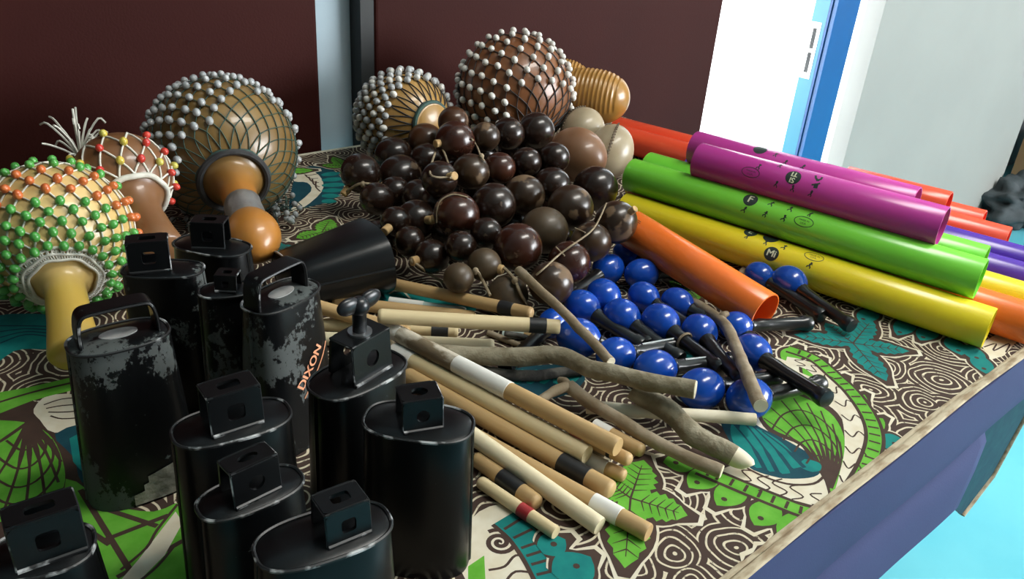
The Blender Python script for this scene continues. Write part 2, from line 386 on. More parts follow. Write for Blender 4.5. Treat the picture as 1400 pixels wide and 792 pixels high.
def leaf(c, tips, w, col, lay=6):
    c = P(*c); T = [P(*t) for t in tips]
    for t in T: poly(lobe(c, t, w, .011), 'cream', lay, True)
    for t in T: poly(lobe(c, t, w, .0075), 'brown', lay + 1, True)
    for t in T:
        poly(lobe(c, t, w, 0, 1, 13), col, lay + 2, True)
        d = (t - c); n = Vector((-d.y, d.x, 0)).normalized()
        strip([c, c + d * .85], [.0016, .0006], 'brown', lay + 3)
        for k in range(1, 6):
            a = c + d * (k * .14 + .05)
            for s in (-1, 1): strip([a, a + d * .1 + n * s * w * .3], [.0012, .0004], 'brown', lay + 3)
def drop(c, root, w, col='green', lay=6):
    c = P(*c); root = P(*root); d = c - root; tip = c + d.normalized() * w * .45; base = root
    for g, cc, k in ((.010, 'cream', 0), (.0065, 'brown', 1), (0, col, 2)):
        poly(lobe(base - d * .1, tip, w, g), cc, lay + k, True)
    poly(ellw(c, .0022, .0022, 0, 8), 'brown', lay + 3, True)
def ladder(pts, wid, col, lay=5, step=.007):
    w = catmull(pw(pts), 6)
    strip(w, wid + .006, 'brown', lay); strip(w, wid, col, lay + 1)
    acc = 0
    for a, b in zip(w[:-1], w[1:]):
        acc += (b - a).length
        if acc > step:
            acc = 0; d = (b - a).normalized(); n = Vector((-d.y, d.x, 0)) * wid * .42
            strip([b - n, b + n], .0022, 'brown', lay + 2)
def scales(pts, wid, lay=6):
    w = catmull(pw(pts), 6); strip(w, [wid * (.35 + .65 * math.sin(math.pi * min(1, .15 + .8 * i / len(w)))) for i in range(len(w))], 'cream', lay)
    tot = 0
    for i in range(3, len(w) - 3, 3):
        d = (w[i + 1] - w[i]).normalized(); n = Vector((-d.y, d.x, 0)); s = wid * .5 * (.35 + .6 * math.sin(math.pi * min(1, .15 + .8 * i / len(w))))
        strip(catmull([w[i] - n * s, w[i] - n * s * .3 + d * .007, w[i] + n * s * .3 - d * .003, w[i] + n * s + d * .004], 4), .0013, 'brown', lay + 3)
# big paisley with fan on the right
poly([(1072, 478), (1110, 486), (1150, 515), (1188, 555), (1202, 600), (1196, 640), (1172, 690), (1140, 716), (1085, 705), (1015, 678), (945, 648), (930, 622), (975, 600), (1010, 560), (1040, 500)], 'brown', 0, smooth=4)
poly([(1062, 486), (1105, 497), (1140, 525), (1165, 558), (1178, 598), (1172, 640), (1152, 684), (1136, 694), (1100, 688), (1045, 668), (985, 645), (1010, 628), (1035, 560)], 'cream', 1, smooth=4)
poly([(1035, 560), (1058, 540), (1085, 535), (1115, 545), (1145, 565), (1162, 600), (1160, 640), (1146, 680), (1136, 684), (1128, 660), (1120, 640), (1095, 610), (1050, 590)], 'brown', 2, smooth=4)
poly([(1040, 562), (1060, 545), (1085, 540), (1112, 550), (1140, 570), (1155, 602), (1154, 640), (1144, 672), (1137, 676), (1131, 655), (1122, 636), (1096, 606), (1055, 586)], 'green', 3, smooth=4)
for t in ((1044, 572), (1052, 556), (1068, 548), (1085, 545), (1103, 551), (1122, 562), (1138, 580), (1148, 604)): stroke([(1136, 668), ((1136 + t[0]) / 2 + 8, (668 + t[1]) / 2 - 8), t], [.0028] * 4 + [.0014] * 5, 'brown', 4)
for s in (.35, .52, .68, .84): stroke([(1136 + (x - 1136) * s, 668 + (y - 668) * s) for x, y in ((1040, 572), (1058, 548), (1088, 541), (1120, 556), (1146, 585), (1154, 620))], .0016, 'brown', 5)
poly([(985, 575), (1010, 568), (1040, 585), (1080, 605), (1122, 632), (1118, 650), (1090, 655), (1055, 652), (1025, 640), (1005, 615)], 'dteal', 3, smooth=4)
for a, b in (((1012, 578), (1058, 645)), ((1022, 580), (1075, 648)), ((1034, 586), (1090, 640)), ((1000, 580), (1040, 640)), ((1100, 628), (1116, 645))):
    poly(lobe(P(*b), P(*a), .017), 'teal', 4, True)
for a, b in (((1016, 576), (1064, 648)), ((1028, 582), (1084, 646)), ((1042, 590), (1100, 640)), ((1003, 580), (1046, 642))): stroke([b, ((a[0] + b[0]) / 2 + 4, (a[1] + b[1]) / 2), a], [.0036] * 4 + [.0016] * 5, 'dteal', 5)
scales([(1000, 640), (1040, 660), (1085, 672), (1135, 690)], .022, 6)
scales([(1075, 492), (1110, 503), (1142, 532), (1165, 570), (1170, 615), (1160, 655), (1146, 690)], .018, 6)
stroke([(1004, 630), (1035, 648), (1075, 662), (1112, 662), (1128, 650)], .002, 'brown', 9)
ladder([(1077, 477), (1112, 490), (1141, 514), (1166, 538), (1188, 570), (1196, 600), (1188, 632), (1172, 662), (1152, 690)], .010, 'green', 7)
ladder([(955, 641), (988, 655), (1026, 671), (1063, 686), (1101, 700), (1138, 706)], .010, 'green', 7)
for c, r in (((1087, 480), (1075, 492)), ((1120, 497), (1105, 512)), ((1150, 521), (1132, 537)), ((1176, 545), (1157, 560)), ((1199, 577), (1178, 588)), ((1201, 625), (1180, 618))): drop(c, r, .019, 'green', 2)
for c, r in (((924, 633), (946, 634)), ((953, 660), (976, 645)), ((990, 683), (1013, 664)), ((1040, 709), (1058, 690)), ((1077, 733), (1096, 706)), ((1110, 735), (1122, 712))): drop(c, r, .021, 'green', 2)
drop((1223, 607), (1205, 604), .026, 'teal', 2)
# leaves
leaf((1166, 470), [(1085, 458), (1128, 442), (1192, 438), (1243, 481), (1212, 522)], .026, 'teal', 11)
leaf((862, 682), [(880, 630), (940, 706), (854, 778), (830, 660)], .030, 'green', 11)
leaf((1052, 786), [(1036, 770), (1046, 760), (1075, 775)], .014, 'teal', 11)
for c, r in (((1180, 437), (1195, 425)), ((1230, 455), (1245, 437)), ((1262, 462), (1275, 448)), ((1310, 480), (1300, 465)), ((1335, 490), (1325, 474)), ((1345, 505), (1338, 488))): drop(c, r, .02, 'teal', 11)
poly([(1340, 470), (1372, 452), (1395, 462), (1372, 487), (1355, 492)], 'cream', 3); stroke([(1345, 475), (1362, 470), (1358, 480), (1380, 470), (1375, 482)], .0016, 'brown', 5)
# lower middle: cream spiral and teal ladder
poly([(655, 700), (700, 690), (728, 725), (745, 765), (750, 800), (700, 800), (640, 800), (630, 740)], 'cream', 2, smooth=3)
th = np.linspace(0, 4.5 * math.pi, 50); cs = P(683, 742)
strip([Vector((cs.x + .0008 * t * math.cos(t), cs.y + .0008 * t * math.sin(t), 0)) for t in th], .0032, 'brown', 4)
stroke([(668, 780), (690, 775), (705, 760), (728, 762)], .0018, 'brown', 4); stroke([(690, 798), (705, 782), (735, 785)], .0018, 'brown', 4)
ladder([(690, 708), (715, 730), (738, 762), (758, 800)], .018, 'teal', 5)
drop((788, 775), (765, 790), .028, 'teal', 9); drop((757, 745), (740, 752), .02, 'teal', 9)
poly([(640, 775), (662, 760), (664, 800), (640, 800)], 'green', 4)
# under the maracas / between sticks: teal and green patches
poly([(540, 400), (600, 398), (640, 405), (650, 425), (600, 430), (540, 420), (420, 400), (450, 392)], 'teal', 2, smooth=3)
for k in range(6): stroke([(430 + k * 34, 402), (445 + k * 34, 396), (460 + k * 34, 410)], .002, 'cream' if k % 2 else 'dteal', 4)
poly([(700, 505), (780, 500), (800, 520), (760, 545), (690, 540)], 'dteal', 2, smooth=3)
for k in range(5): poly(lobe(P(705 + 18 * k, 525), P(715 + 19 * k, 505), .010), 'teal', 4, True)
poly([(905, 440), (950, 470), (985, 500), (960, 520), (930, 490)], 'teal', 2, smooth=3)
poly([(890, 470), (930, 500), (900, 495)], 'green', 4)
leaf((940, 395), [(915, 385), (955, 410), (975, 400)], .02, 'green', 9)
# left: green fan, cream scales, teal band
poly([(-40, 560), (0, 545), (40, 545), (80, 580), (105, 630), (112, 680), (95, 720), (40, 760), (-60, 740)], 'brown', 0, smooth=4)
poly([(-50, 575), (0, 575), (42, 580), (72, 600), (88, 640), (84, 672), (50, 700), (-40, 705)], 'green', 2, smooth=4)
for t in ((-60, 640), (-30, 690), (5, 700), (35, 697), (62, 684), (80, 660), (84, 632), (74, 608)): stroke([(38, 578), ((38 + t[0]) / 2 + 4, (578 + t[1]) / 2), t], [.0034] * 4 + [.0018] * 5, 'brown', 4)
for s in (.3, .5, .7, .88): stroke([(38 + (x - 38) * s, 578 + (y - 578) * s) for x, y in ((-60, 660), (0, 702), (45, 698), (78, 668), (88, 636), (74, 604))], .0018, 'brown', 5)
poly([(46, 560), (70, 540), (130, 545), (130, 580), (75, 592), (55, 575)], 'cream', 3, smooth=3)
for k in range(4): stroke([(60 + 3 * k, 572 + 5 * k - 18), (85, 560 + 9 * k - 14), (115, 556 + 9 * k - 12)], .0014, 'brown', 5)
poly([(75, 594), (135, 580), (140, 650), (112, 660), (100, 625)], 'dteal', 3, smooth=3); poly([(95, 600), (110, 592), (112, 645), (100, 632)], 'teal', 4)
poly([(-30, 545), (40, 530), (110, 515), (110, 530), (45, 548), (-30, 575)], 'green', 6, smooth=3); stroke([(-30, 560), (40, 538), (110, 521)], .0025, 'brown', 8)
poly([(-30, 440), (60, 430), (90, 452), (70, 476), (20, 480), (-30, 512)], 'teal', 6, smooth=4)
for k in range(4): stroke([(0, 470 - 8 * k), (35, 458 - 4 * k), (75, 462 - 5 * k)], .002, 'dteal', 8)
# lower left: green field with brown veins and cream waves
poly([(90, 655), (150, 690), (210, 700), (250, 690), (255, 760), (280, 800), (120, 800), (100, 740)], 'green', 3, smooth=3)
for a, b in (((110, 670), (190, 800)), ((125, 690), (215, 720)), ((140, 740), (230, 705)), ((160, 790), (250, 740)), ((105, 715), (150, 745))): stroke([a, b], .0035, 'brown', 5, 0)
poly([(160, 800), (190, 765), (240, 700), (250, 715), (225, 760), (180, 805)], 'cream', 6)
stroke([(165, 780), (200, 750), (215, 725), (243, 690)], .002, 'brown', 8); stroke([(185, 800), (215, 775), (240, 745)], .002, 'brown', 8)
# behind: teal paisley beside the taped-neck gourd and leaves
poly([(404, 240), (420, 228), (445, 228), (462, 238), (470, 255), (452, 275), (410, 285), (395, 285)], 'dteal', 2, smooth=4)
poly([(405, 238), (425, 233), (440, 245), (440, 262), (415, 284), (398, 286), (425, 262), (420, 250), (402, 248)], 'cream', 4, smooth=3)
for k in range(5): stroke([(412 + 5 * k, 236 + 3 * k), (420 + 3 * k, 240 + 4 * k), (434 + k, 238 + 6 * k)], .0022, 'brown', 6)
for k in range(6): poly(lobe(P(440, 240 + 7 * k), P(476 - abs(k - 2) * 5, 236 + 8 * k), .016), 'teal', 5, True)
leaf((440, 318), [(452, 300), (405, 326), (470, 312)], .026, 'green', 8)
leaf((470, 228), [(455, 215), (490, 222), (440, 226)], .02, 'green', 8)
def leafw(x, y, a, r, w, col, n=4):
    c = Vector((x, y, 0)); T = [c + Vector((math.cos(a + 2 * PI_ * k / n + .3 * (k % 2)), math.sin(a + 2 * PI_ * k / n + .3 * (k % 2)), 0)) * r * (1 if k % 2 else .8) for k in range(n)]
    for t in T: poly(lobe(c, t, w, .011), 'cream', 6, True)
    for t in T: poly(lobe(c, t, w, .0075), 'brown', 7, True)
    for t in T: poly(lobe(c, t, w, 0, 1, 13), col, 8, True); strip([c, c + (t - c) * .85], [.0016, .0006], 'brown', 9)
PI_ = math.pi
for x, y, a, r, w, col in ((-.12, .26, .3, .05, .03, 'green'), (-.32, .42, 1.2, .06, .03, 'teal'), (-.18, .62, 2.0, .05, .03, 'green'), (-.45, .70, .7, .05, .03, 'green'), (-.55, .30, .2, .06, .03, 'teal'), (-.08, .88, 1.7, .05, .028, 'teal'), (-.35, .92, .4, .05, .03, 'green'), (.45, .98, .9, .04, .024, 'green'), (1.0, .95, .5, .05, .03, 'teal'), (1.02, .22, 1.1, .04, .026, 'green'), (.07, .22, .5, .04, .024, 'teal')): leafw(x, y, a, r, w, col)
leaf((385, 345), [(372, 330), (395, 335)], .02, 'teal', 8)
for k_, (_, _, v, f, mi) in enumerate(sorted(PRQ, key=lambda q: q[:2])): PR.add([(p[0], p[1], .0001 + 7e-7 * k_) for p in v], f, mi)
PRO = PR.obj('printed_motifs', INKM, cl, False); PRO['kind'] = 'stuff'

# ================================================================== boomwhacker-like coloured plastic tubes
TR = .0205
def tube_thing(p0, p1, color_mat, label, group='coloured plastic tubes', R=TR, marks=None):
    """p0, p1 world end centres; marks = list of callables adding prints in (along, around) metres"""
    p0 = Vector(p0); p1 = Vector(p1); d = p1 - p0; L = d.length
    M = frame(p0, d, (0, 0, 1))      # local x = up
    e = empty('percussion_tube', M, label, 'tube', group)
    w = .0016; n = 56; mb = MB()
    prof = [(R - w, 0), (R - .0004, 0), (R, .0006), (R, L - .0006), (R - .0004, L), (R - w, L), (R - w, 0)]
    mb.add(*lathe(prof, n)); mb.obj('tube_wall', color_mat, e, True, 50)
    if marks:
        dark = MB(); light = MB()
        def wrap(v, s, a0, r):     # v in (x along, y around) metres
            return [((R + r) * math.cos(a0 - y / R), (R + r) * math.sin(a0 - y / R), s + x) for x, y, *_ in v]
        for kind, s, a0, arg in marks:
            if kind == 'disc':
                rr = arg[0]; v = [(0, 0)] + [(rr * k / 4 * math.cos(t), rr * k / 4 * math.sin(t)) for k in range(1, 5) for t in np.linspace(0, 2 * math.pi, 25)[:-1]]
                f = [(0, 1 + k, 1 + (k + 1) % 24) for k in range(24)]
                for q in range(3): f += [(1 + q * 24 + k, 1 + (q + 1) * 24 + k, 1 + (q + 1) * 24 + (k + 1) % 24, 1 + q * 24 + (k + 1) % 24) for k in range(24)]
                dark.add(wrap(v, s, a0, .00015), f)
                for txt, size, oy in arg[1]:
                    tv, tf = textmesh(txt, size); rot = arg[2]; bold = .0
                    tv2 = [((x * math.cos(rot) - (y + oy) * math.sin(rot)), (x * math.sin(rot) + (y + oy) * math.cos(rot))) for x, y, z in tv]
                    for dx, dy in ((0, 0), (.0003, 0), (-.0003, 0), (0, .0003)): light.add(wrap([(x + dx, y + dy) for x, y in tv2], s, a0, .0003), tf)
            elif kind == 'ring':
                rx, ry = arg[0]; v = []; f = []
                for k, t in enumerate(np.linspace(0, 2 * math.pi, 37)[:-1]):
                    v += [(rx * math.cos(t), ry * math.sin(t)), ((rx - .0007) * math.cos(t), (ry - .0007) * math.sin(t))]
                    k2 = (k + 1) % 36; f.append((2 * k, 2 * k2, 2 * k2 + 1, 2 * k + 1))
                dark.add(wrap(v, s, a0, .00015), f)
                for txt, size, oy in arg[1]:
                    tv, tf = textmesh(txt, size); rot = arg[2]
                    dark.add(wrap([((x * math.cos(rot) - (y + oy) * math.sin(rot)), (x * math.sin(rot) + (y + oy) * math.cos(rot))) for x, y, z in tv], s, a0, .0002), tf)
            elif kind == 'man':      # little dancing figure
                rnd = random.Random(arg[0]); k = arg[1]; rot = arg[2]
                def seg(a, b, w):
                    a = Vector(a + (0,)); b = Vector(b + (0,)); d = (b - a).normalized(); nn = Vector((-d.y, d.x, 0)) * w
                    q = [a - nn, a + nn, b + nn, b - nn]; q = [(p.x * k, p.y * k) for p in q]
                    q = [(x * math.cos(rot) - y * math.sin(rot), x * math.sin(rot) + y * math.cos(rot)) for x, y in q]
                    dark.add(wrap(q, s, a0, .00015), [(0, 1, 2, 3)])
                ht = rnd.uniform(-.15, .15)
                seg((0, -.05), (ht, .5), .15); seg((ht, .45), (ht * 1.5, .85), .2)
                for sg in (-1, 1):
                    kx = sg * rnd.uniform(.2, .4); seg((0, 0), (kx, -.25), .11); seg((kx, -.2), (kx * rnd.uniform(.6, 1.6), -.6), .10)
                    ax = sg * rnd.uniform(.25, .45); seg((ht, .45), (ht + ax, .45 + rnd.uniform(-.25, .3)), .09)
            elif kind == 'line':
                n_ = 18; L_ = arg[0]; v = []; f = []
                for q in range(n_):
                    x0 = -L_ / 2 + L_ * q / n_; x1 = x0 + L_ / n_ * (.55 + .35 * ((q * 7) % 3) / 2); o_ = len(v)
                    v += [(x0, -.0004), (x1, -.0004), (x1, .0005), (x0, .0005)]; f.append((o_, o_ + 1, o_ + 2, o_ + 3))
                dark.add(wrap(v, s, a0, .00015), f)
        o = dark.obj('printed_marks', mat('tube_print_dark', (.015, .03, .025), .5, c2=(.02, .035, .03), vscale=50), e, False); o['kind'] = 'stuff'
        if light.v: o = light.obj('printed_letters', color_mat if arg_light is None else arg_light, e, False); o['kind'] = 'stuff'
    return e
arg_light = mat('tube_print_light', (.75, .78, .55), .5, c2=(.7, .74, .5), vscale=50)
def plast(name, c, c2): return mat(name, c, .25, c2=c2, vscale=7, spec=.5, sss=.0, bump=(60, .02))
PL = dict(red=plast('plastic_red', (.95, .105, .045), (.92, .095, .04)), orange=plast('plastic_orange', (.95, .20, .03), (.92, .185, .025)), yellow=plast('plastic_yellow', (.93, .76, .03), (.90, .72, .025)),
          green=plast('plastic_green', (.23, .78, .065), (.21, .74, .06)), magenta=plast('plastic_magenta', (.60, .062, .37), (.57, .057, .35)), purple=plast('plastic_purple', (.10, .035, .42), (.09, .03, .38)))
def tpx(l, r, z0, z1): return P(*l, z0), P(*r, z1)
PI = math.pi
def men(lst, s0): return [('man', s, a, (i + s0, .0050, -.2)) for i, (s, a) in enumerate(lst)]
DZ = .036
# first layer on the cloth
TUBES = []
SKEW = .19
def par(x35, y0, y1, z):          # parallel tubes; x35 is the x where y = .35
    return Vector((x35 - SKEW * (y0 - .35), y0, TZ + z)), Vector((x35 - SKEW * (y1 - .35), y1, TZ + z))
MADE = [('MADE IN', .0028, .0014), ('U.S.A.', .0028, -.0018)]
tube_thing(*par(.766, .600, .196, TR + .001), PL['yellow'], 'long yellow plastic tube marked Mi, lying beside the blue maracas',
           marks=[('disc', .196, 1.0, (.0080, [('Mi', .0105, 0)], 0)), ('disc', .163, .05, (.0075, [('E', .010, 0)], 0)), ('disc', .186, -.02, (.0085, [], 0)), ('ring', .238, .40, ((.0105, .0058), MADE, 0))]
           + men([(.163, .5), (.185, .5), (.205, .42), (.238, .98)], 3))
tube_thing(*par(.808, .62, .172, TR + .001), PL['orange'], 'orange plastic tube lying on the cloth beyond the yellow Mi tube')
tube_thing(*par(.860, .66, .178, TR + .001), PL['yellow'], 'yellow plastic tube at the bottom of the pile, under the two green tubes')
tube_thing(*par(.920, .66, .190, TR + .001), PL['purple'], 'purple plastic tube on the cloth beside the bottom yellow tube')
tube_thing(*par(.975, .66, .200, TR + .001), PL['purple'], 'purple plastic tube on the cloth beside the red tubes')
tube_thing(*par(1.034, .83, .275, TR + .001), PL['red'], 'red plastic tube on the cloth beside the purple tubes')
tube_thing(*par(1.077, .86, .318, TR + .001), PL['red'], 'red plastic tube on the cloth at the far edge of the pile')
# second layer
tube_thing(*par(.786, .612, .222, .0590), PL['green'], 'bright green plastic tube marked F, lying on the yellow Mi tube',
           marks=[('disc', .160, .62, (.0080, [('F', .0125, 0)], 0)), ('ring', .224, .98, ((.0105, .0058), MADE, 0)), ('line', .20, -.10, (.085,))]
           + men([(.183, .52), (.205, .5), (.226, .48), (.158, 1.28), (.182, 1.2), (.203, 1.12)], 20))
tube_thing(*par(.830, .622, .236, .0580), PL['green'], 'plain bright green plastic tube behind the one marked F')
tube_thing(*par(1.003, .46, .338, .0545), PL['red'], 'red plastic tube in the second layer, its open end beside the magenta tube')
# third layer
tube_thing(*par(.800, .537, .272, .0950), PL['magenta'], 'magenta plastic tube marked SI TI, on top of the green tubes',
           marks=[('disc', .118, .80, (.0082, [('SI', .0082, .0036), ('TI', .0082, -.0036)], PI)), ('ring', .072, 1.15, ((.0105, .0058), MADE, 0)), ('man', .143, .62, (4, .011, PI))]
           + men([(.078, .75), (.098, .3), (.103, 1.42), (.122, 1.42), (.142, 1.42)], 40))
tube_thing(*par(.846, .574, .318, .0945), PL['magenta'], 'magenta plastic tube lying behind the one marked SI TI',
           marks=[('disc', .085, .3, (.0078, [], 0)), ('line', .13, -.1, (.07,))] + men([(.105, .45), (.12, .8), (.14, .8)], 60))
# loose tube in front
tube_thing(P(862, 312, .046), P(1046, 428, .024), PL['orange'], 'short orange plastic tube with its open end towards the blue maracas', marks=[('line', .012, .45, (.012,)), ('line', .012, .55, (.014,))])
tube_thing(P(905, 340, .012), P(990, 380, .012), PL['purple'], 'thin purple plastic tube wedged between the orange and yellow tubes', R=.011)
# ================================================================== netted gourd rattles
def gourd_mat(name, a, b, rough=.35, scale=9): return mat(name, a, rough, c2=b, vscale=scale, lo=.35, hi=.7, coat=.25, bump=(45, .06))
def interp(prof, s):              # prof in arc order, s in [0,1]
    L = [0]
    for (r0, z0), (r1, z1) in zip(prof[:-1], prof[1:]): L.append(L[-1] + math.hypot(r1 - r0, z1 - z0))
    t = s * L[-1]
    for i in range(len(L) - 1):
        if t <= L[i + 1] + 1e-9:
            k = (t - L[i]) / max(1e-9, L[i + 1] - L[i]); return prof[i][0] + (prof[i + 1][0] - prof[i][0]) * k, prof[i][1] + (prof[i + 1][1] - prof[i][1]) * k
    return prof[-1]
def gourd_profile(R, rn, neck, bulb=None, flare=1.1, squash=1.0, m=20, join=.35, sh=1.75):
    """z=0 at body centre, body bottom at -R, neck towards +z"""
    pr = [(0, -R * squash)]
    a1 = math.asin(min(.99, (rn * sh) / R))
    for k in range(1, m + 1):
        t = PI - (PI - a1) * k / m
        pr.append((R * math.sin(t), R * squash * math.cos(t)))
    r0, z0 = pr[-1]; body_end = len(pr)
    zb = z0 + R * join
    for k in range(1, 6):
        u = k / 5; pr.append((r0 + (rn - r0) * (1 - (1 - u) ** 2), z0 + (zb - z0) * u))
    if bulb:
        rb, lb = bulb; zs = neck - lb
        pr.append((rn, zs))
        for k in range(1, 13):
            u = k / 12; t = PI * (.12 + .88 * u)
            pr.append((max(0, rn * (1 - u) ** .5 * .6 + (rb - rn * .5 * (1 - u)) * math.sin(t) ** .75) if k < 12 else 0, zs + lb * u))
    else:
        pr.append((rn * (1 + (flare - 1) * .3), zb + (neck - zb) * .5)); pr.append((rn * flare, neck - .003)); pr.append((rn * flare - .002, neck)); pr.append((0, neck - .0005))
    return pr, body_end
bead_mesh = {}
def get_bead(name, m, r, k=1.15):
    key = (name, round(r, 5))
    if key not in bead_mesh:
        prof = [(math.sin(PI * i / 8) * r, -math.cos(PI * i / 8) * r * k) for i in range(9)]; prof[0] = (0, -r * k); prof[-1] = (0, r * k)
        bead_mesh[key] = MB().add(*lathe(prof, 10)).mesh('bead', m, True)
    return bead_mesh[key]
def img_axis(ox, oy, center):
    f = (Vector(center) - cam.location).normalized(); rx = Vector((AX[0], AY[0], AZ[0])); rx = (rx - f * rx.dot(f)).normalized(); dn = f.cross(rx)
    return (rx * ox + dn * oy - f * math.sqrt(max(.02, 1 - ox * ox - oy * oy))).normalized()
def grad(m, z0, z1, col):         # the neck of a gourd is paler than its body
    nt = m.node_tree; b = nt.nodes['Principled BSDF']; L = nt.links.new; old = b.inputs['Base Color'].links[0].from_socket
    tc = N(nt, 'ShaderNodeTexCoord'); sp = N(nt, 'ShaderNodeSeparateXYZ'); L(tc.outputs['Object'], sp.inputs[0]); mr = N(nt, 'ShaderNodeMapRange'); mr.inputs[1].default_value = z0; mr.inputs[2].default_value = z1; L(sp.outputs[2], mr.inputs[0])
    mx = N(nt, 'ShaderNodeMix', data_type='RGBA'); L(mr.outputs[0], mx.inputs[0]); L(old, mx.inputs[6]); mx.inputs[7].default_value = c4(col); L(mx.outputs[2], b.inputs['Base Color']); return m
def shekere(center, tip, R, rn, gm, label, netm, rows, nbead, beadspec, sw=.0006, bulb=None, flare=1.1, squash=1.0, collar=True, neck_part=None, twist=0.0, roll=0.0, net_to=.97, base_rows=None, hide=None, collar_col=None, join=.35, keep=None, sh=1.75, cdeg=None, rings=1):
    """rows: polar angles (deg from the neck) of the bead rows; beadspec(row,k) -> (material name, material, radius) or None"""
    center = Vector(center); tip = Vector(tip); d = tip - center
    M = frame(center, d, (1, 0, 0)) @ Matrix.Rotation(roll, 4, 'Z')
    e = empty('netted_gourd_rattle', M, label, 'gourd rattle')
    pr, be = gourd_profile(R, rn, d.length, bulb, flare, squash, join=join, sh=sh)
    MB().add(*lathe(pr, 56)).obj('gourd', gm, e, True, None)
    def surf(th, ph, off=1.012): return Vector((R * math.sin(th) * math.cos(ph) * off, R * math.sin(th) * math.sin(ph) * off, R * squash * math.cos(th) * off))
    net = MB(); grid = []
    th_c = math.asin(min(.99, rn * sh / R)) + .04 if cdeg is None else math.radians(cdeg)
    M3 = M.to_3x3()
    for j, rdeg in enumerate(rows):
        th = math.radians(rdeg); row = []
        for k in range(nbead):
            ph = 2 * PI * (k + .5 * (j % 2)) / nbead + random.uniform(-.25, .25) / nbead
            row.append((th + random.uniform(-.018, .018), ph))
        grid.append(row)
    def arc(a, b, q=4):
        pa, pb = a[1], b[1]
        while pb - pa > PI: pb -= 2 * PI
        while pb - pa < -PI: pb += 2 * PI
        return [surf(a[0] + (b[0] - a[0]) * i / q, pa + (pb - pa) * i / q) for i in range(q + 1)]
    for j in range(len(grid) - 1):
        for k in range(nbead):
            other = k - 1 if j % 2 == 0 else k + 1
            for k2 in (k, other % nbead): net.add(*tube(arc(grid[j][k], grid[j + 1][k2], 3), sw, 4, False))
    for k in range(nbead):           # strings from the first row to the collar
        for s in (-1, 1):
            a = (th_c, grid[0][k][1] + s * (1.1 + twist) * PI / nbead); net.add(*tube(arc(a, grid[0][k], 5), sw, 4, False))
    if collar:
        for q in range(rings): net.add(*tube([surf(th_c + .075 * q + .012 * math.sin(7 * t + q), t, 1.02) for t in np.linspace(0, 2 * PI, 61)], sw * (2.6 if rings == 1 else 1.5), 6, False))
        if rings > 1:
            for k in range(90): net.add(*tube([surf(th_c, 2 * PI * k / 90, 1.015), surf(th_c + .07, 2 * PI * (k + .4) / 90, 1.025), surf(th_c + .17, 2 * PI * (k + random.uniform(-.6, .9)) / 90, 1.02)], sw * .8, 4, False))
    no = net.obj('bead_net', netm, e, True, None); no['kind'] = 'stuff'
    for j, row in enumerate(grid):
        for k, (th, ph) in enumerate(row):
            sp = beadspec(j, k)
            if sp is None: continue
            p = surf(th, ph, 1.0); nrm = p.normalized()
            if keep and not keep(j, M3 @ nrm): continue
            q = p + nrm * sp[2] * .85
            o = link('bead', get_bead(*sp), e)
            tang = surf(th + .05, ph, 1.0) - p
            o.matrix_local = frame(q, tang + nrm * random.uniform(-.004, .004), nrm)
    if collar_col is not None:
        MB().add(*tube([surf(th_c - .03, t, 1.02) for t in np.linspace(0, 2 * PI, 41)], .0035, 8, False)).obj('collar', collar_col, e)
    if neck_part:
        s0, s1, r, m = neck_part
        v, f = lathe([(r, s0), (r * 1.04, s0 + .001), (r * 1.03, (s0 * 2 + s1) / 3), (r * 1.06, (s0 + 2 * s1) / 3), (r * 1.02, s1 - .001), (r, s1)], 36)
        v = [(x * (1 + .05 * noise.noise(Vector((x, y, z)) * 90)), y * (1 + .05 * noise.noise(Vector((x, y, z)) * 90)), z) for x, y, z in v]
        MB().add(v, f).obj('neck_tape', m, e)
    return e
b_green = mat('bead_green', (.06, .30, .05), .3, c2=(.09, .36, .07), vscale=30, coat=.3)
b_orange = mat('bead_orange', (.55, .12, .03), .3, c2=(.60, .16, .04), vscale=30, coat=.3)
b_grey = mat('bead_grey', (.30, .32, .33), .35, c2=(.44, .45, .45), vscale=40, coat=.3)
b_white = mat('bead_white', (.72, .70, .64), .35, c2=(.62, .6, .55), vscale=40, coat=.3)
b_red = mat('bead_red', (.55, .03, .03), .3, c2=(.6, .05, .03), vscale=30, coat=.3)
b_yel = mat('bead_yellow', (.62, .45, .05), .3, c2=(.55, .5, .1), vscale=30, coat=.3)
net_white = mat('net_white', (.70, .68, .60), .8, c2=(.6, .58, .5), vscale=90)
net_black = mat('net_black', (.02, .02, .022), .7, c2=(.035, .035, .035), vscale=90)
net_dkgreen = mat('net_dark_green', (.025, .06, .05), .7, c2=(.03, .08, .06), vscale=90)
tape_silver = mat('silver_tape', (.42, .42, .42), .3, .75, c2=(.6, .6, .6), vscale=25, bump=(70, .8))

# A: yellow gourd, white net, green and orange beads
cA = P(78, 322, .088); rA = .099 * Tpx(78, 322, .088) / 1e-3
RA = 98 * Tpx(78, 322, .088)
def specA(j, k):
    g = ('g', b_green, .0037); o = ('o', b_orange, .0037)
    return [g, g, g, g, g, o, o, o, g, None, g, None, g][j]
cA = P(78, 322, RA + .018)
RA = 98 * Tpx(78, 322, RA + .018)
shekere(cA, P(103, 486, .032), RA, .0150, grad(gourd_mat('gourd_yellow', (.60, .40, .14), (.74, .54, .24)), .05, .08, (.58, .38, .07)), 'pale yellow gourd rattle in a white net with green and orange beads', net_white, [34, 43, 51, 59, 67, 76, 86, 97, 108, 120, 133, 148], 21, specA, .0009, flare=1.25, join=.16, sh=1.3, cdeg=23, rings=3)
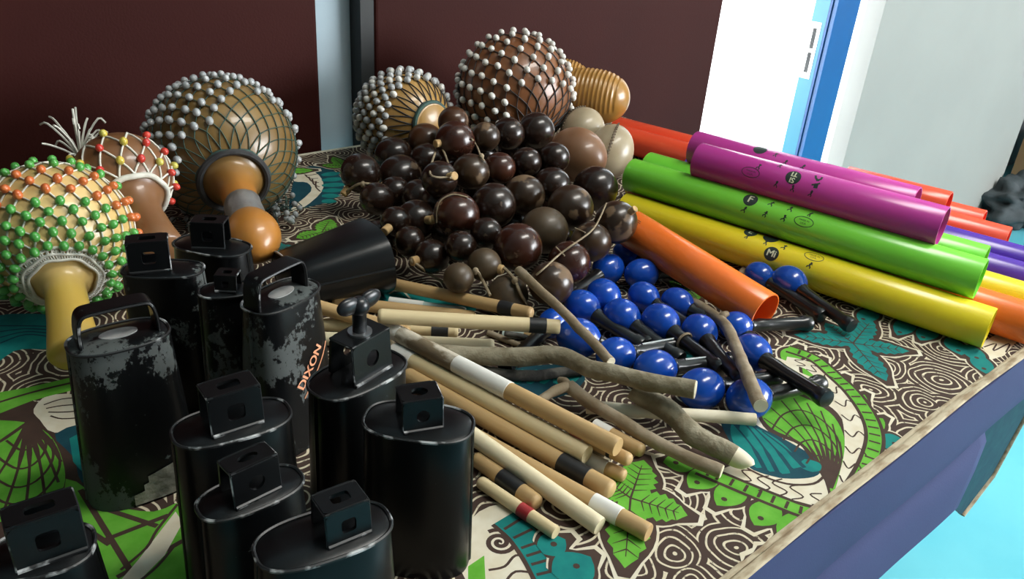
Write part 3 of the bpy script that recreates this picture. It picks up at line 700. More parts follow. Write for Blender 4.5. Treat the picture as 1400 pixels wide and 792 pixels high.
# B: brown gourd with loose white net, red and yellow beads, cord tassel
cB = P(168, 245, .097); RB = 64 * Tpx(168, 245, .097)
def specB(j, k): return None if (k + j) % 2 and j > 1 else (('r', b_red, .0036) if (k * 7 + j * 3) % 5 < 3 else ('y', b_yel, .0036))
eB = shekere(cB, P(226, 345, .060), RB, .0165, gourd_mat('gourd_brown', (.17, .075, .03), (.25, .12, .05)), 'brown gourd rattle in a loose white net with red and yellow beads and a tassel', net_white, [60, 84, 110], 14, specB, .0011, flare=1.15, squash=.95, sh=1.5, cdeg=40, join=.55)
tas = MB()
tp = eB.matrix_world.inverted() @ P(112, 222, .085); rnd = random.Random(5)
for k in range(26):
    dx, dy, dz = rnd.gauss(0, .011), rnd.gauss(0, .011), rnd.uniform(.022, .05)
    w0 = P(112, 224, .08); w1 = w0 + Vector((dx * .5, dy * .5, dz * .55)); w2 = w0 + Vector((dx * 1.4, dy * 1.4, dz)); w3 = w2 + Vector((dx * .4, dy * .4, rnd.uniform(-.006, .006)))
    tas.add(*tube([eB.matrix_world.inverted() @ q for q in catmull([w0 + Vector((0, 0, -.03)), w0, w1, w2, w3], 3)], .0011, 5))
o = tas.obj('cord_tassel', net_white, eB); o['kind'] = 'stuff'; o['label'] = 'tassel of loose white cords'
# C: big olive gourd, grey beads, silver taped neck
RC = 97 * Tpx(305, 206, .085); cC = P(305, 206, RC + .006)
def specC(j, k):
    if j < 2 and (k % 24) in (3, 4, 5, 6, 7, 8, 9, 10): return None
    return ('gr', b_grey, .0038)
RXI = Vector((AX[0], AY[0], AZ[0]))
eC = shekere(cC, P(356, 350, .050), RC, .0175, grad(gourd_mat('gourd_olive', (.16, .09, .025), (.24, .145, .045)), .07, .11, (.42, .17, .03)), 'olive brown gourd rattle with grey beads and silver tape around its neck', net_dkgreen, [43, 51, 59, 67, 75, 84, 93, 102, 111, 121, 132, 146], 25, lambda j, k: ('gr', b_grey, .0040), .0006, bulb=(.0225, .062), neck_part=None, collar_col=net_black, sh=1.5, cdeg=27,
             keep=lambda j, n: j > 4 or (n.dot(RXI) < .22 - .06 * j + .12 * j and n.z > -.15 and (j > 0 or n.dot(RXI) < -.15)))
Lc = (P(356, 350, .050) - cC).length
v, f = lathe([(.0176, Lc - .095), (.0182, Lc - .094), (.0180, Lc - .085), (.0184, Lc - .075), (.0188, Lc - .062), (.0200, Lc - .053), (.0198, Lc - .0525)], 36)
MB().add([(x * (1 + .04 * noise.noise(Vector((x, y, z)) * 110)), y * (1 + .04 * noise.noise(Vector((x, y, z)) * 110)), z) for x, y, z in v], f).obj('neck_tape', tape_silver, eC)
# D: ochre gourd, dense grey-white beads, cut neck facing right
RD = 62 * Tpx(552, 160, .068); cD = P(553, 163, RD + .004)
axD = img_axis(.62, .12, cD)

shekere(cD, cD + axD * RD * 1.0, RD, .0285, gourd_mat('gourd_ochre', (.30, .16, .04), (.42, .25, .08)), 'ochre gourd rattle densely netted with off-white beads beside the pale blue wall strip', net_black, [62, 69, 77, 85, 93, 102, 111, 121, 133], 24, lambda j, k: ('gr', b_grey, .0046) if (j * 5 + k) % 3 else ('w', b_white, .0046), .0007, flare=1.0, collar_col=net_dkgreen, join=.03, sh=1.03, cdeg=28)
# E: red-brown gourd, black net, white beads
RE = 76 * Tpx(704, 126, .095); cE = P(704, 126, RE + .016)
axE = img_axis(.30, .76, cE)
shekere(cE, cE + axE * RE * 1.12, RE, .024, gourd_mat('gourd_redbrown', (.17, .062, .022), (.23, .09, .033)), 'large red-brown gourd rattle in a black net with white beads behind the seed shakers', net_black, [40, 50, 61, 72, 83, 94, 106, 119, 133], 21, lambda j, k: ('w', b_white, .0046), .0008, flare=1.1, collar_col=net_black, join=.1, sh=1.2, keep=lambda j, n: j > 1 or n.dot(RXI) < -.1)
OBST = [(cE, RE), (cD, RD)]
# loose bead strands bunched on the cloth under the taped-neck gourd: part of that net
for (px, py, n) in ((272, 300, 34), (385, 285, 26)):
    for k in range(n):
        q = P(px + random.gauss(0, 16), py + random.gauss(0, 11), .005 + .006 * (k % 3))
        o = link('bead', get_bead('gr', b_grey, .0036), eC); o.matrix_local = eC.matrix_world.inverted() @ Matrix.Translation(q) @ Matrix.Rotation(random.uniform(0, 3), 4, 'X')
ls = MB()
for k in range(30):
    px, py = ((272, 300) if k % 2 else (385, 285)); a = P(px + random.gauss(0, 18), py + random.gauss(0, 12), .004); b = P(px + random.gauss(0, 18), py + random.gauss(0, 12), .012)
    ls.add(*tube([eC.matrix_world.inverted() @ q for q in catmull([a, (a + b) / 2 + Vector((0, 0, .006)), b], 3)], .0006, 4))
o = ls.obj('bead_net', net_dkgreen, eC); o['kind'] = 'stuff'

# ---- guiros
def guiro(c, tip, R, label, ribs=13):
    c = Vector(c); tip = Vector(tip); d = tip - c; L = d.length
    e = empty('gourd_guiro', frame(c, d, (0, 0, 1)), label, 'guiro', 'gourd guiros')
    prof = []; n = 150
    for i in range(n + 1):
        u = i / n; z = -L + 2 * L * u; r = R * max(0, 1 - abs(2 * u - 1) ** 2.6) ** .5
        if .14 < u < .86: r -= .0016 * (0.5 - 0.5 * math.cos((u - .14) / .72 * ribs * 2 * PI)) ** .6
        prof.append((max(r, 0), z))
    prof[0] = (0, -L); prof[-1] = (0, L)
    # ribs only on the upper side
    v, f = lathe(prof, 64); out = []
    for p in v:
        x, y, z = p; u = (z + L) / (2 * L); r = math.hypot(x, y)
        if r > 1e-6:
            rs = R * max(0, 1 - abs(2 * u - 1) ** 2.6) ** .5; w = max(0, min(1, (x / r + .45) * 6)); rr = rs + (r - rs) * w; x *= rr / r; y *= rr / r
        out.append((x, y, z))
    MB().add(out, f).obj('ribbed_body', gourd_mat('guiro_gourd', (.33, .16, .03), (.42, .22, .05), .3, 6), e, True, None)
    MB().add(*tube([(R * .55 * math.cos(t), R * .55 * math.sin(t), L * .80) for t in np.linspace(0, 2 * PI, 17)], .0006, 4, False)).obj('end_groove', gourd_mat('guiro_dark', (.16, .07, .015), (.2, .1, .02)), e)
    return e
Rg = .047
g0 = Vector((.985, .965, TZ + Rg + .012))
gc = P(808, 131, .088); guiro(gc, gc + (P(857, 139, .088) - gc) * 1.0 + Vector((.006, 0, 0)), 37 * Tpx(808, 131, .088), 'ochre gourd guiro with ribbed side, resting behind the red-brown netted gourd')
gc2 = P(766, 107, .090); guiro(gc2, gc2 + (P(802, 112, .090) - gc2) * 1.0 + Vector((.006, 0, 0)), 27 * Tpx(766, 107, .090), 'ochre gourd guiro, mostly hidden behind the other ribbed one')

# ---- smooth gourd and stitched leather shakers
def blob(prof_pts, n=40): return lathe(prof_pts, n)
def ellip(a, b, n=20): return [(a * math.sin(PI * i / n) if 0 < i < n else 0, -b * math.cos(PI * i / n)) for i in range(n + 1)]
lc = P(790, 212, .052); lr = 40 * Tpx(790, 212, .052)
e = MB().add(*lathe(ellip(lr * .92, lr * 1.12), 40)).obj('smooth_gourd', gourd_mat('gourd_tan', (.20, .095, .045), (.25, .125, .06), .4), None, True, None)
e.matrix_world = frame(lc, P(825, 232, .05) - P(760, 190, .06), (0, 0, 1)); tag(e, 'smooth tan gourd lying between the seed shakers and the stitched leather shaker', 'gourd')
OBST.append((lc, lr * .9))
leather = mat('pale_leather', (.34, .27, .17), .38, c2=(.42, .35, .24), vscale=12, coat=.2, bump=(60, .15))
stitch_m = mat('leather_stitch', (.12, .085, .05), .8, c2=(.16, .12, .08), vscale=80)
def leather_shaker(c, a, b, axis, label):
    ex = empty('leather_shaker', frame(c, axis, (0, 0, 1)), label, 'shaker', 'stitched leather shakers')
    MB().add(*lathe(ellip(a, b), 40)).obj('leather_body', leather, ex, True, None)
    st = MB()
    for k in range(-9, 10):
        t = PI / 2 + k * .12; z = -b * math.cos(t) ; r = a * math.sin(t)
        for ph in (STP, STP + .1): pass
        p0 = Vector((r * math.cos(STP - .06), r * math.sin(STP - .06), z)) * 1.01; p1 = Vector((r * math.cos(STP + .06), r * math.sin(STP + .06), z + .002)) * 1.01
        st.add(*tube([p0, (p0 + p1) * .5 * 1.015, p1], .0011, 5))
    r0 = [Vector((a * math.sin(t) * math.cos(STP), a * math.sin(t) * math.sin(STP), -b * math.cos(t))) * 1.003 for t in np.linspace(.45, PI - .45, 24)]
    st.add(*tube(r0, .0013, 5)); o = st.obj('seam_stitching', stitch_m, ex); o['kind'] = 'stuff'
STP = 0.2
cL = P(834, 208, .040); leather_shaker(cL, 32 * Tpx(832, 208, .040), 40 * Tpx(832, 208, .040), P(846, 176, .07) - P(826, 235, .02), 'pale leather shaker with a stitched seam beside the green tubes')
STP = -.6
cL2 = P(796, 180, .055); leather_shaker(cL2, 30 * Tpx(796, 180, .055), 34 * Tpx(796, 180, .055), P(812, 158, .07) - P(790, 200, .03), 'pale leather shaker squeezed between the netted gourd and the other stitched shaker')

# ================================================================== seed shaker balls
BALLS = [  # px, py, rpx, kind
 (493,237,26,'d'),(547,242,29,'d'),(538,212,24,'d'),(582,192,23,'b'),(622,193,26,'r'),(664,187,19,'c'),(695,183,21,'d'),(733,179,24,'d'),(620,167,20,'b'),
 (644,235,24,'c'),(683,230,21,'r'),(720,222,19.5,'d'),(758,216,20,'d'),(601,245,24,'d'),(583,219,22,'d'),(624,294,30,'r'),(675,281,29,'d'),(717,267,27,'c'),
 (755,253,24,'d'),(780,284,30,'c'),(814,258,29,'d'),(744,315,31,'g'),(708,338,32,'r'),(842,304,28,'c'),(808,331,26,'c'),(778,359,28,'r'),(753,388,29,'c'),
 (662,362,22,'g'),(627,380,20,'g'),(694,404,27,'g'),(590,351,23,'d'),(630,337,21,'d'),(569,301,27,'d'),(665,319,21,'d'),(541,303,20,'d'),(598,277,23,'d'),
 (572,268,22,'d'),(655,258,20,'d'),(700,305,22,'d'),(735,245,19,'d'),(515,272,22,'d'),(560,330,20,'d'),(540,262,20,'d'),(650,300,18,'d'),(725,290,18,'d'),(610,318,19,'d'),(660,212,18,'d'),(700,203,18,'d'),(740,205,18,'d')]
nb = len(BALLS)
rays = np.array([ray(b[0], b[1]) for b in BALLS]); rp = np.array([b[2] * 1.07 for b in BALLS])
def zguess(x, y):
    return np.interp(y, [170, 230, 300, 360, 405], [.098, .082, .056, .034, .022])
tt = np.array([(zguess(b[0], b[1]) - CH) / r[2] for b, r in zip(BALLS, rays)])
tt[24] *= .95; tt[25] *= .97; tt[26] *= .97
for b_i, b in enumerate(BALLS):
    if b_i >= 35: tt[b_i] *= 1.06
    if b[0] < 600: tt[b_i] = (max(.022, zguess(b[0], b[1]) * .62) - CH) / rays[b_i][2]
    if b[0] > 790: tt[b_i] = (max(.022, zguess(b[0], b[1]) * (.75 if b_i != 24 else 1.25)) - CH) / rays[b_i][2]
OBST += [(P(862 + 184 * u, 312 + 116 * u, .046 - .022 * u), .021) for u in (0, .07, .14, .21, .28)]
obs = [(np.array(c) - np.array([0, 0, TZ + CH]), r) for c, r in OBST]
rl = np.linalg.norm(rays, axis=1)
for it in range(500):
    pos = rays * tt[:, None]; rad = rp * tt
    dt = np.zeros(nb)
    for i in range(nb):
        for j2 in range(i):
            d = pos[i] - pos[j2]; D = np.linalg.norm(d); ov = rad[i] + rad[j2] - D
            if ov > 0:
                s = .25 * ov / rl[i]
                if tt[i] > tt[j2]: dt[i] += s; dt[j2] -= s
                else: dt[i] -= s; dt[j2] += s
        for c, r in obs:
            D = np.linalg.norm(pos[i] - c); ov = rad[i] + r - D
            if ov > 0: dt[i] -= .5 * ov / rl[i]
    tt += dt
    zz = CH + rays[:, 2] * tt; lim = (rp * tt)
    bad = zz < lim
    tt[bad] = CH / (rp[bad] - rays[bad, 2])
BPOS = [Vector(r * t) + Vector((0, 0, TZ + CH)) for r, t in zip(rays, tt)]; BRAD = list(rp * tt)
def pix(p):
    q = np.array(p) - np.array([0, 0, TZ + CH]); c = q[0] * AX + q[1] * AY + q[2] * AZ; return c[0] / c[2] * FPX + 700, c[1] / c[2] * FPX + 396
# balls lower in the heap that carry the upper ones
todo = sorted(range(nb), key=lambda i: -BPOS[i].z); nfill = 0
while todo and nfill < 40:
    i = todo.pop(0); p = BPOS[i]; r = BRAD[i]
    if p.z - TZ < r * 1.35: continue
    ppx, ppy = pix(p)
    if ppy > 318 + max(0, (ppx - 700) * .12) or ppx < 540 or ppx > 800: continue
    if any(j2 != i and BPOS[j2].z < p.z - .3 * r and (BPOS[j2] - p).length < (r + BRAD[j2]) * 1.06 and Vector((BPOS[j2].x - p.x, BPOS[j2].y - p.y)).length < r * 1.5 for j2 in range(len(BPOS))): continue
    best = None; rf = .019
    for k in range(60):
        away = Vector((p.x, p.y, 0)).normalized(); ang = random.uniform(-1.2, 1.2); d = Vector((away.x * math.cos(ang) - away.y * math.sin(ang), away.x * math.sin(ang) + away.y * math.cos(ang), 0)); h = random.uniform(.2, .95) * (r + rf)
        q = p + d * h; q.z = max(TZ + rf, p.z - math.sqrt((r + rf) ** 2 - h * h))
        pen = max([0] + [rf + BRAD[j2] - (BPOS[j2] - q).length for j2 in range(len(BPOS)) if j2 != i] + [rf + ro - (Vector(co) - q).length for co, ro in OBST])
        if best is None or pen < best[0]: best = (pen, q)
    if best[0] < .004:
        BPOS.append(best[1]); BRAD.append(rf - best[0] * .5); BALLS.append((0, 0, 0, 'd')); todo.append(len(BPOS) - 1); nfill += 1
def ball_mat(name, a, b, chip, rough, lo=.56, hi=.6, coat=.18):
    m = mat(name, a, rough, c2=b, vscale=18, lo=.35, hi=.65, coat=coat); nt = m.node_tree; bs = nt.nodes['Principled BSDF']; L = nt.links.new
    tc = N(nt, 'ShaderNodeTexCoord'); oi = N(nt, 'ShaderNodeObjectInfo'); ad = N(nt, 'ShaderNodeVectorMath', operation='ADD')
    cx = N(nt, 'ShaderNodeCombineXYZ'); mu = N(nt, 'ShaderNodeMath', operation='MULTIPLY'); mu.inputs[1].default_value = 9; L(oi.outputs['Random'], mu.inputs[0]); L(mu.outputs[0], cx.inputs[0])
    L(tc.outputs['Object'], ad.inputs[0]); L(cx.outputs[0], ad.inputs[1])
    no = N(nt, 'ShaderNodeTexNoise'); no.inputs['Scale'].default_value = 38; no.inputs['Detail'].default_value = 5; L(ad.outputs[0], no.inputs['Vector'])
    mr = N(nt, 'ShaderNodeMapRange'); mr.inputs[1].default_value = lo; mr.inputs[2].default_value = hi; L(no.outputs[0], mr.inputs[0])
    old = bs.inputs['Base Color'].links[0].from_socket
    mx = N(nt, 'ShaderNodeMix', data_type='RGBA'); L(mr.outputs[0], mx.inputs[0]); L(old, mx.inputs[6]); mx.inputs[7].default_value = c4(chip); L(mx.outputs[2], bs.inputs['Base Color'])
    rr = N(nt, 'ShaderNodeMapRange'); rr.inputs[3].default_value = rough; rr.inputs[4].default_value = .75; L(mr.outputs[0], rr.inputs[0]); L(rr.outputs[0], bs.inputs['Roughness'])
    wv = N(nt, 'ShaderNodeTexWave', bands_direction='Z'); wv.inputs['Scale'].default_value = 28; wv.inputs['Distortion'].default_value = 1.5; L(ad.outputs[0], wv.inputs['Vector'])
    bp = N(nt, 'ShaderNodeBump'); bp.inputs['Strength'].default_value = .12; bp.inputs['Distance'].default_value = .001; L(wv.outputs[0], bp.inputs['Height']); L(bp.outputs[0], bs.inputs['Normal'])
    return m
BM = dict(d=ball_mat('shell_dark', (.016, .0075, .0045), (.026, .012, .007), (.10, .06, .03), .27, .66, .70),
          b=ball_mat('shell_brown', (.055, .021, .008), (.075, .03, .012), (.16, .09, .05), .28, .66, .70),
          r=ball_mat('shell_redbrown', (.034, .010, .0055), (.050, .016, .008), (.26, .15, .08), .25, .64, .67),
          c=ball_mat('shell_chipped', (.024, .012, .006), (.045, .023, .010), (.15, .09, .045), .3, .56, .60),
          g=ball_mat('shell_bare', (.062, .040, .020), (.09, .058, .030), (.045, .028, .013), .45, .55, .62, .08))
BL = dict(d='dark varnished brown seed shaker ball in the heap', b='lighter brown varnished seed shaker ball on top of the heap', r='glossy reddish brown seed shaker ball in the heap',
          c='dark brown seed shaker ball with chipped varnish in the heap', g='dull bare greyish brown seed shaker ball in the heap')
cork = mat('cork_plug', (.55, .36, .16), .8, c2=(.45, .28, .12), vscale=150)
cord_m = mat('tan_cord', (.34, .27, .17), .85, c2=(.25, .19, .12), vscale=200)
sph = {}
BOBJ = []
BU = {0: 'dark seed shaker ball with a cork, tied to its twin, beside the teal print', 1: 'dark seed shaker ball tied by a short cord to its twin beside the teal print', 2: 'dark seed shaker ball between the ochre beaded gourd and the corded twin balls',
      3: 'brown seed shaker ball just in front of the ochre gourd opening', 4: 'reddish brown seed shaker ball with a cork and hanging looped cord', 8: 'brown seed shaker ball wedged between the two bead-netted gourds behind the heap',
      6: 'dark seed shaker ball leaning on the red-brown netted gourd, next to the chipped one', 7: 'large dark seed shaker ball leaning on the red-brown netted gourd beside the tan gourd', 12: 'dark seed shaker ball resting against the smooth tan gourd',
      13: 'dark seed shaker ball with a cork, under the looped cord', 15: 'reddish brown seed shaker ball with a thin cord over its top', 19: 'large seed shaker ball with rough bark-like chipped varnish', 20: 'large dark seed shaker ball between the tan gourd and the green tubes',
      21: 'large bare greyish seed shaker ball in the middle of the heap', 22: 'large glossy reddish brown seed shaker ball beside the bare grey one', 23: 'chipped seed shaker ball with a long cord, touching the orange tube', 24: 'chipped seed shaker ball under the long cord beside the orange tube',
      25: 'reddish brown seed shaker ball under the long cord above the maracas', 26: 'chipped seed shaker ball at the foot of the heap beside the blue maracas', 27: 'small bare seed shaker ball with a knotted cord', 28: 'smallest bare seed shaker ball, above the tan stick with black tape',
      29: 'bare greyish seed shaker ball behind the leaning slender branch', 30: 'dark seed shaker ball with a cork and cord trailing to the tan stick', 32: 'dark seed shaker ball with a cork beside the ball with a thin cord', 34: 'dark seed shaker ball with a cork behind the mouth of the lying bell', 5: 'small chipped seed shaker ball with a big pale patch below the red-brown gourd'}
rb = random.Random(3)
for i, (b, p, r) in enumerate(zip(BALLS, BPOS, BRAD)):
    k = b[3]
    if k not in sph:
        sph[k] = MB().add(*lathe(ellip(1, 1.0, 20), 36)).mesh('shell', BM[k], True, None)
    M = Matrix.Translation(p) @ Matrix.Rotation(rb.uniform(0, 6), 4, 'Z') @ Matrix.Rotation(rb.uniform(-.5, .5), 4, 'X')
    e = empty('seed_shaker', M, BU.get(i, BL[k]), 'shaker', {'d': 'dark varnished seed shakers', 'b': 'light brown seed shakers', 'r': 'reddish brown seed shakers', 'c': 'chipped seed shakers', 'g': 'bare greyish seed shakers'}[k])
    me = sph[k].copy(); 
    me.transform(Matrix.Diagonal((r, r * rb.uniform(.97, 1.0), r * rb.uniform(.95, 1.0), 1)))
    o = link('shell', me, e); BOBJ.append(e)
def plug(i, px, py, L=.012, R=.0046):      # cork plug where the pixel meets the ball's surface
    rr = ray(px, py); rr = Vector(rr).normalized(); o = Vector((0, 0, TZ + CH)); c = BPOS[i]; b = rr.dot(c - o); d2 = (c - o).length_squared - b * b
    t = b - math.sqrt(max(0, BRAD[i] ** 2 - d2)); hit = o + rr * t; n = (hit - c).normalized()
    M = BOBJ[i].matrix_world.inverted() @ frame(hit - n * .003, n)
    v, f = lathe([(0, 0), (R, 0), (R, L), (R * .85, L + .0006), (0, L + .0006)], 14)
    MB().add([tuple(M @ Vector(p)) for p in v], f).obj('cork_plug', cork, BOBJ[i]); return hit + n * (L * .6)
def surfpt(i, px, py, off=.002):
    rr = Vector(ray(px, py)).normalized(); o = Vector((0, 0, TZ + CH)); c = BPOS[i]; b = rr.dot(c - o); d2 = (c - o).length_squared - b * b
    t = b - math.sqrt(max(0, BRAD[i] ** 2 - d2)) - off; return o + rr * t
def cord(i, pts, r=.0011, knots=()):
    M = BOBJ[i].matrix_world.inverted(); m = MB(); m.add(*tube([M @ q for q in catmull(pts, 5)], r, 6))
    for kpt in knots:
        v, f = lathe(ellip(.0032, .0038, 8), 10); K = M @ Matrix.Translation(kpt); m.add([tuple(K @ Vector(p)) for p in v], f)
    m.obj('cord', cord_m, BOBJ[i])
a = plug(0, 476, 258); b_ = plug(1, 524, 254)
cord(1, [a, surfpt(0, 490, 252, .004), surfpt(0, 507, 252, .006), b_], .0016, [surfpt(0, 496, 252, .005), b_])
a = plug(4, 600, 196, .008); 
a2 = surfpt(4, 596, 205, .004); b1 = surfpt(13, 588, 238, .006); b2 = surfpt(13, 612, 243, .006)
cord(4, [a, a2, b1, b2], .0012); cord(4, [a, surfpt(4, 607, 208, .004), surfpt(13, 617, 240, .008), b2], .0011)
plug(13, 615, 242)
a = plug(32, 585, 301); plug(15, 592, 300, .004)
cord(15, [surfpt(15, 597, 305), surfpt(15, 600, 278), surfpt(15, 618, 266), surfpt(15, 640, 270)], .0008)
cord(4, [surfpt(4, 645, 190, .003), surfpt(5, 652, 200, .003), surfpt(9, 657, 213, .003), surfpt(9, 662, 220, .003)], .0011, [surfpt(9, 658, 214, .003)])
# long cord from the outer ball down across the heap
lp = [surfpt(23, 829, 278, .003), surfpt(24, 812, 312, .006), surfpt(25, 784, 334, .006), surfpt(25, 765, 348, .005), surfpt(26, 745, 366, .004), surfpt(26, 733, 376, .004)]
cord(23, lp, .0009); cord(24, [surfpt(24, 800, 318, .002), surfpt(24, 786, 312, .008)], .0008); cord(25, [surfpt(25, 772, 350, .003), surfpt(25, 760, 338, .008)], .0008)
plug(23, 862, 290, .010, .0036)
a = plug(27, 683, 368, .006); a2 = plug(29, 716, 424, .004)
cord(29, [surfpt(27, 686, 364, .004), surfpt(29, 702, 380, .006), surfpt(29, 712, 402, .006), surfpt(29, 722, 418, .006)], .0016, [surfpt(29, 704, 384, .006)])
cord(27, [surfpt(27, 644, 374, .003), surfpt(27, 652, 371, .004), surfpt(27, 660, 384, .004), surfpt(29, 670, 404, .006)], .0015, [surfpt(27, 650, 371, .003)])
a = plug(30, 570, 356, .009); cord(30, [a, surfpt(30, 576, 366, .003), P(592, 378, .012), P(608, 386, .008)], .0016, [a])
v_ = P(598, 392, .005); plug(34, 531, 312)

# ================================================================== blue maracas
blue = mat('maraca_blue', (.004, .060, .40), .22, c2=(.006, .075, .46), vscale=12, coat=.4)
black_pl = mat('maraca_black', (.010, .010, .011), .28, c2=(.016, .016, .016), vscale=20, coat=.2)
CAPS = []          # (p, q, r) capsules already standing on the cloth
MAR = [ # head px,py,rpx, handle end px,py
 (857,347,19,905,372),(831,368,23,790,400),(877,375,23,914,378),(825,405,25,862,450),(880,406,22,925,440),(926,414,22,962,438),(796,420,25,880,474),(850,433,26,932,493),
 (903,441,27,988,507),(956,454,26,1014,522),(1028,482,27,1132,547),(791,462,29,850,488),(842,486,27,905,478),(896,505,29,962,502),(959,532,31,1064,516),(1024,545,31,1124,524),
 (1038,377,20,1126,434),(1079,386,24,1166,447),(1006,446,22,1108,442),(756,442,22,730,470)]
MU = {0: 'small blue maraca tucked between the seed shakers and the orange tube', 8: 'small blue maraca with string tied around its black handle', 10: 'small blue maraca whose black handle points out over the green fan print', 11: 'small blue maraca behind the leaning slender branch, beside the black-taped stick',
      12: 'small blue maraca at the lower end of the leaning slender branch', 13: 'small blue maraca just behind the crooked grey branch', 14: 'small blue maraca touching the cut end of the crooked grey branch', 15: 'small blue maraca under the end of the forked brown twig',
      16: 'small blue maraca against the yellow tube, next to the short pale twig', 17: 'small blue maraca against the yellow tube, its handle reaching the teal leaf', 18: 'small blue maraca half hidden under the open end of the orange tube', 19: 'small blue maraca half hidden behind the end of a black-taped stick'}
rm = random.Random(9)
for i, (x, y, rpx, hx_, hy_) in enumerate(MAR):
    z = .021; r = rpx * Tpx(x, y, z) * .98; z = r
    c = P(x, y, z); hz = {10: .026, 9: .02, 8: .014, 17: .012}.get(i, .0085); he = P(hx_, hy_, hz); d = he - c; L = d.length
    bump_z = 0
    if L > .115: he = c + d * (.115 / L); he.z = TZ + hz
    if L < .07: he = c + d * (.085 / L); he.z = TZ + hz
    d = he - c; L = d.length
    lift = 0
    for (p, q, rr) in CAPS:                    # lift handles that would run into heads already there
        for s in np.linspace(.3, 1, 12):
            pt_ = c + d * s; dd = pt_ - p
            ov = rr + .007 - Vector((dd.x, dd.y, 0)).length
            if ov > 0 and q is None: lift = max(lift, 0)
    CAPS.append((c, None, r))
    e = empty('maraca', frame(c, d, (0, 0, 1)), MU.get(i, 'small royal blue maraca with a black handle in the cluster by the orange tube'), 'maraca', 'blue maracas')
    prof = [(0, -r * 1.12)] + [(r * .97 * math.sin(t), -r * 1.12 * math.cos(t)) for t in np.linspace(.12, 2.62, 22)]
    prof += [(r * .44, r * 1.02)]
    MB().add(*lathe(prof, 36)).obj('head', blue, e, True, None)
    hp = [(r * .44, r * 1.0), (r * .47, r * 1.03), (r * .46, r * 1.12), (r * .37, r * 1.4), (.0068, r * 1.75), (.0060, min(L * .72, r * 2.4)), (.0064, L * .86), (.0076, L - .010), (.0082, L - .004), (.0072, L - .001), (0, L)]
    MB().add(*lathe(hp, 22)).obj('handle', black_pl, e, True, 60)
    if i == 9 - 1:
        MB().add(*tube([(.0078 * math.cos(t), .0078 * math.sin(t), r * 1.9) for t in np.linspace(0, 4 * PI, 30)], .0012, 5)).obj('string_binding', cord_m, e)
    if i in (12, 13):
        MB().add(*tube([(.0064, 0, r * 1.7), (.0064, 0, L * .9)], .0012, 5)).obj('silver_strip', mat('silver_strip', (.6, .6, .6), .25, .9, c2=(.5, .5, .5), vscale=50), e)

# ================================================================== rhythm sticks and branches
def wood(name, a, b): return mat(name, a, .5, c2=b, vscale=26, stretch=(1, 1, .08), lo=.35, hi=.65, bump=(200, .1))
W = dict(tan=wood('stick_tan', (.50, .32, .14), (.58, .39, .18)), pale=wood('stick_pale', (.68, .54, .30), (.74, .60, .36)), cream=wood('stick_cream', (.75, .64, .42), (.80, .70, .48)),
         worn=wood('stick_worn', (.44, .30, .15), (.62, .50, .32)), grey=wood('stick_grey', (.36, .30, .20), (.44, .37, .25)), white=mat('stick_white_paint', (.80, .78, .72), .55, c2=(.7, .66, .58), vscale=40, lo=.55, hi=.7),
         tealp=mat('stick_pale_teal', (.50, .62, .58), .55, c2=(.62, .68, .62), vscale=40), black=mat('tape_black', (.012, .012, .013), .5, c2=(.02, .02, .02), vscale=60), red=mat('tape_red', (.32, .02, .025), .5, c2=(.38, .03, .03), vscale=60),
         bark=mat('bark_patch', (.20, .15, .09), .8, c2=(.56, .50, .40), vscale=60, stretch=(1, 1, .5), lo=.46, hi=.54, bump=(90, .8)))
SEG = []
def segdist(p1, q1, p2, q2):
    d1 = q1 - p1; d2 = q2 - p2; r = p1 - p2; a = d1.dot(d1); e = d2.dot(d2); f = d2.dot(r); c = d1.dot(r); b = d1.dot(d2); den = a * e - b * b
    s = min(1, max(0, (b * f - c * e) / den)) if den > 1e-12 else 0; t = (b * s + f) / e if e > 1e-12 else 0
    if t < 0: t = 0; s = min(1, max(0, -c / a))
    elif t > 1: t = 1; s = min(1, max(0, (b - c) / a))
    return ((p1 + d1 * s) - (p2 + d2 * t)).length
def settle(ends, wpx, maxz=.05, step=.004):
    """lowest pair of end heights (along the view rays) that clears what lies there already"""
    (x0, y0), (x1, y1) = ends[0], ends[-1]; best = None
    r = wpx / 2 * Tpx((x0 + x1) / 2, (y0 + y1) / 2, .012)
    near = [sg for sg in SEG]
    cand = sorted(((i + k, abs(i - k), i, k) for i in range(int(maxz / step)) for k in range(int(maxz / step))))
    for _, _, i, k in cand:
        z0, z1 = r + i * step, r + k * step; n = len(ends); pts = []
        for q, (x, y) in enumerate(ends): pts.append(P(x, y, z0 + (z1 - z0) * q / (n - 1)))
        ok = True
        for a, b in zip(pts[:-1], pts[1:]):
            for (p, q2, rr) in near:
                if segdist(a, b, p, q2) < (r + rr) * .93: ok = False; break
            if not ok: break
        if ok: break
    for a, b in zip(pts[:-1], pts[1:]): SEG.append((a, b, r))
    return pts, r
for (c, _, r) in CAPS: SEG.append((c, c + Vector((0, 0, .0001)), r))
for i in (26, 29, 27, 28, 30): SEG.append((BPOS[i], BPOS[i] + Vector((0, 0, .0001)), BRAD[i]))
GS = 'wooden rhythm sticks in the pile'
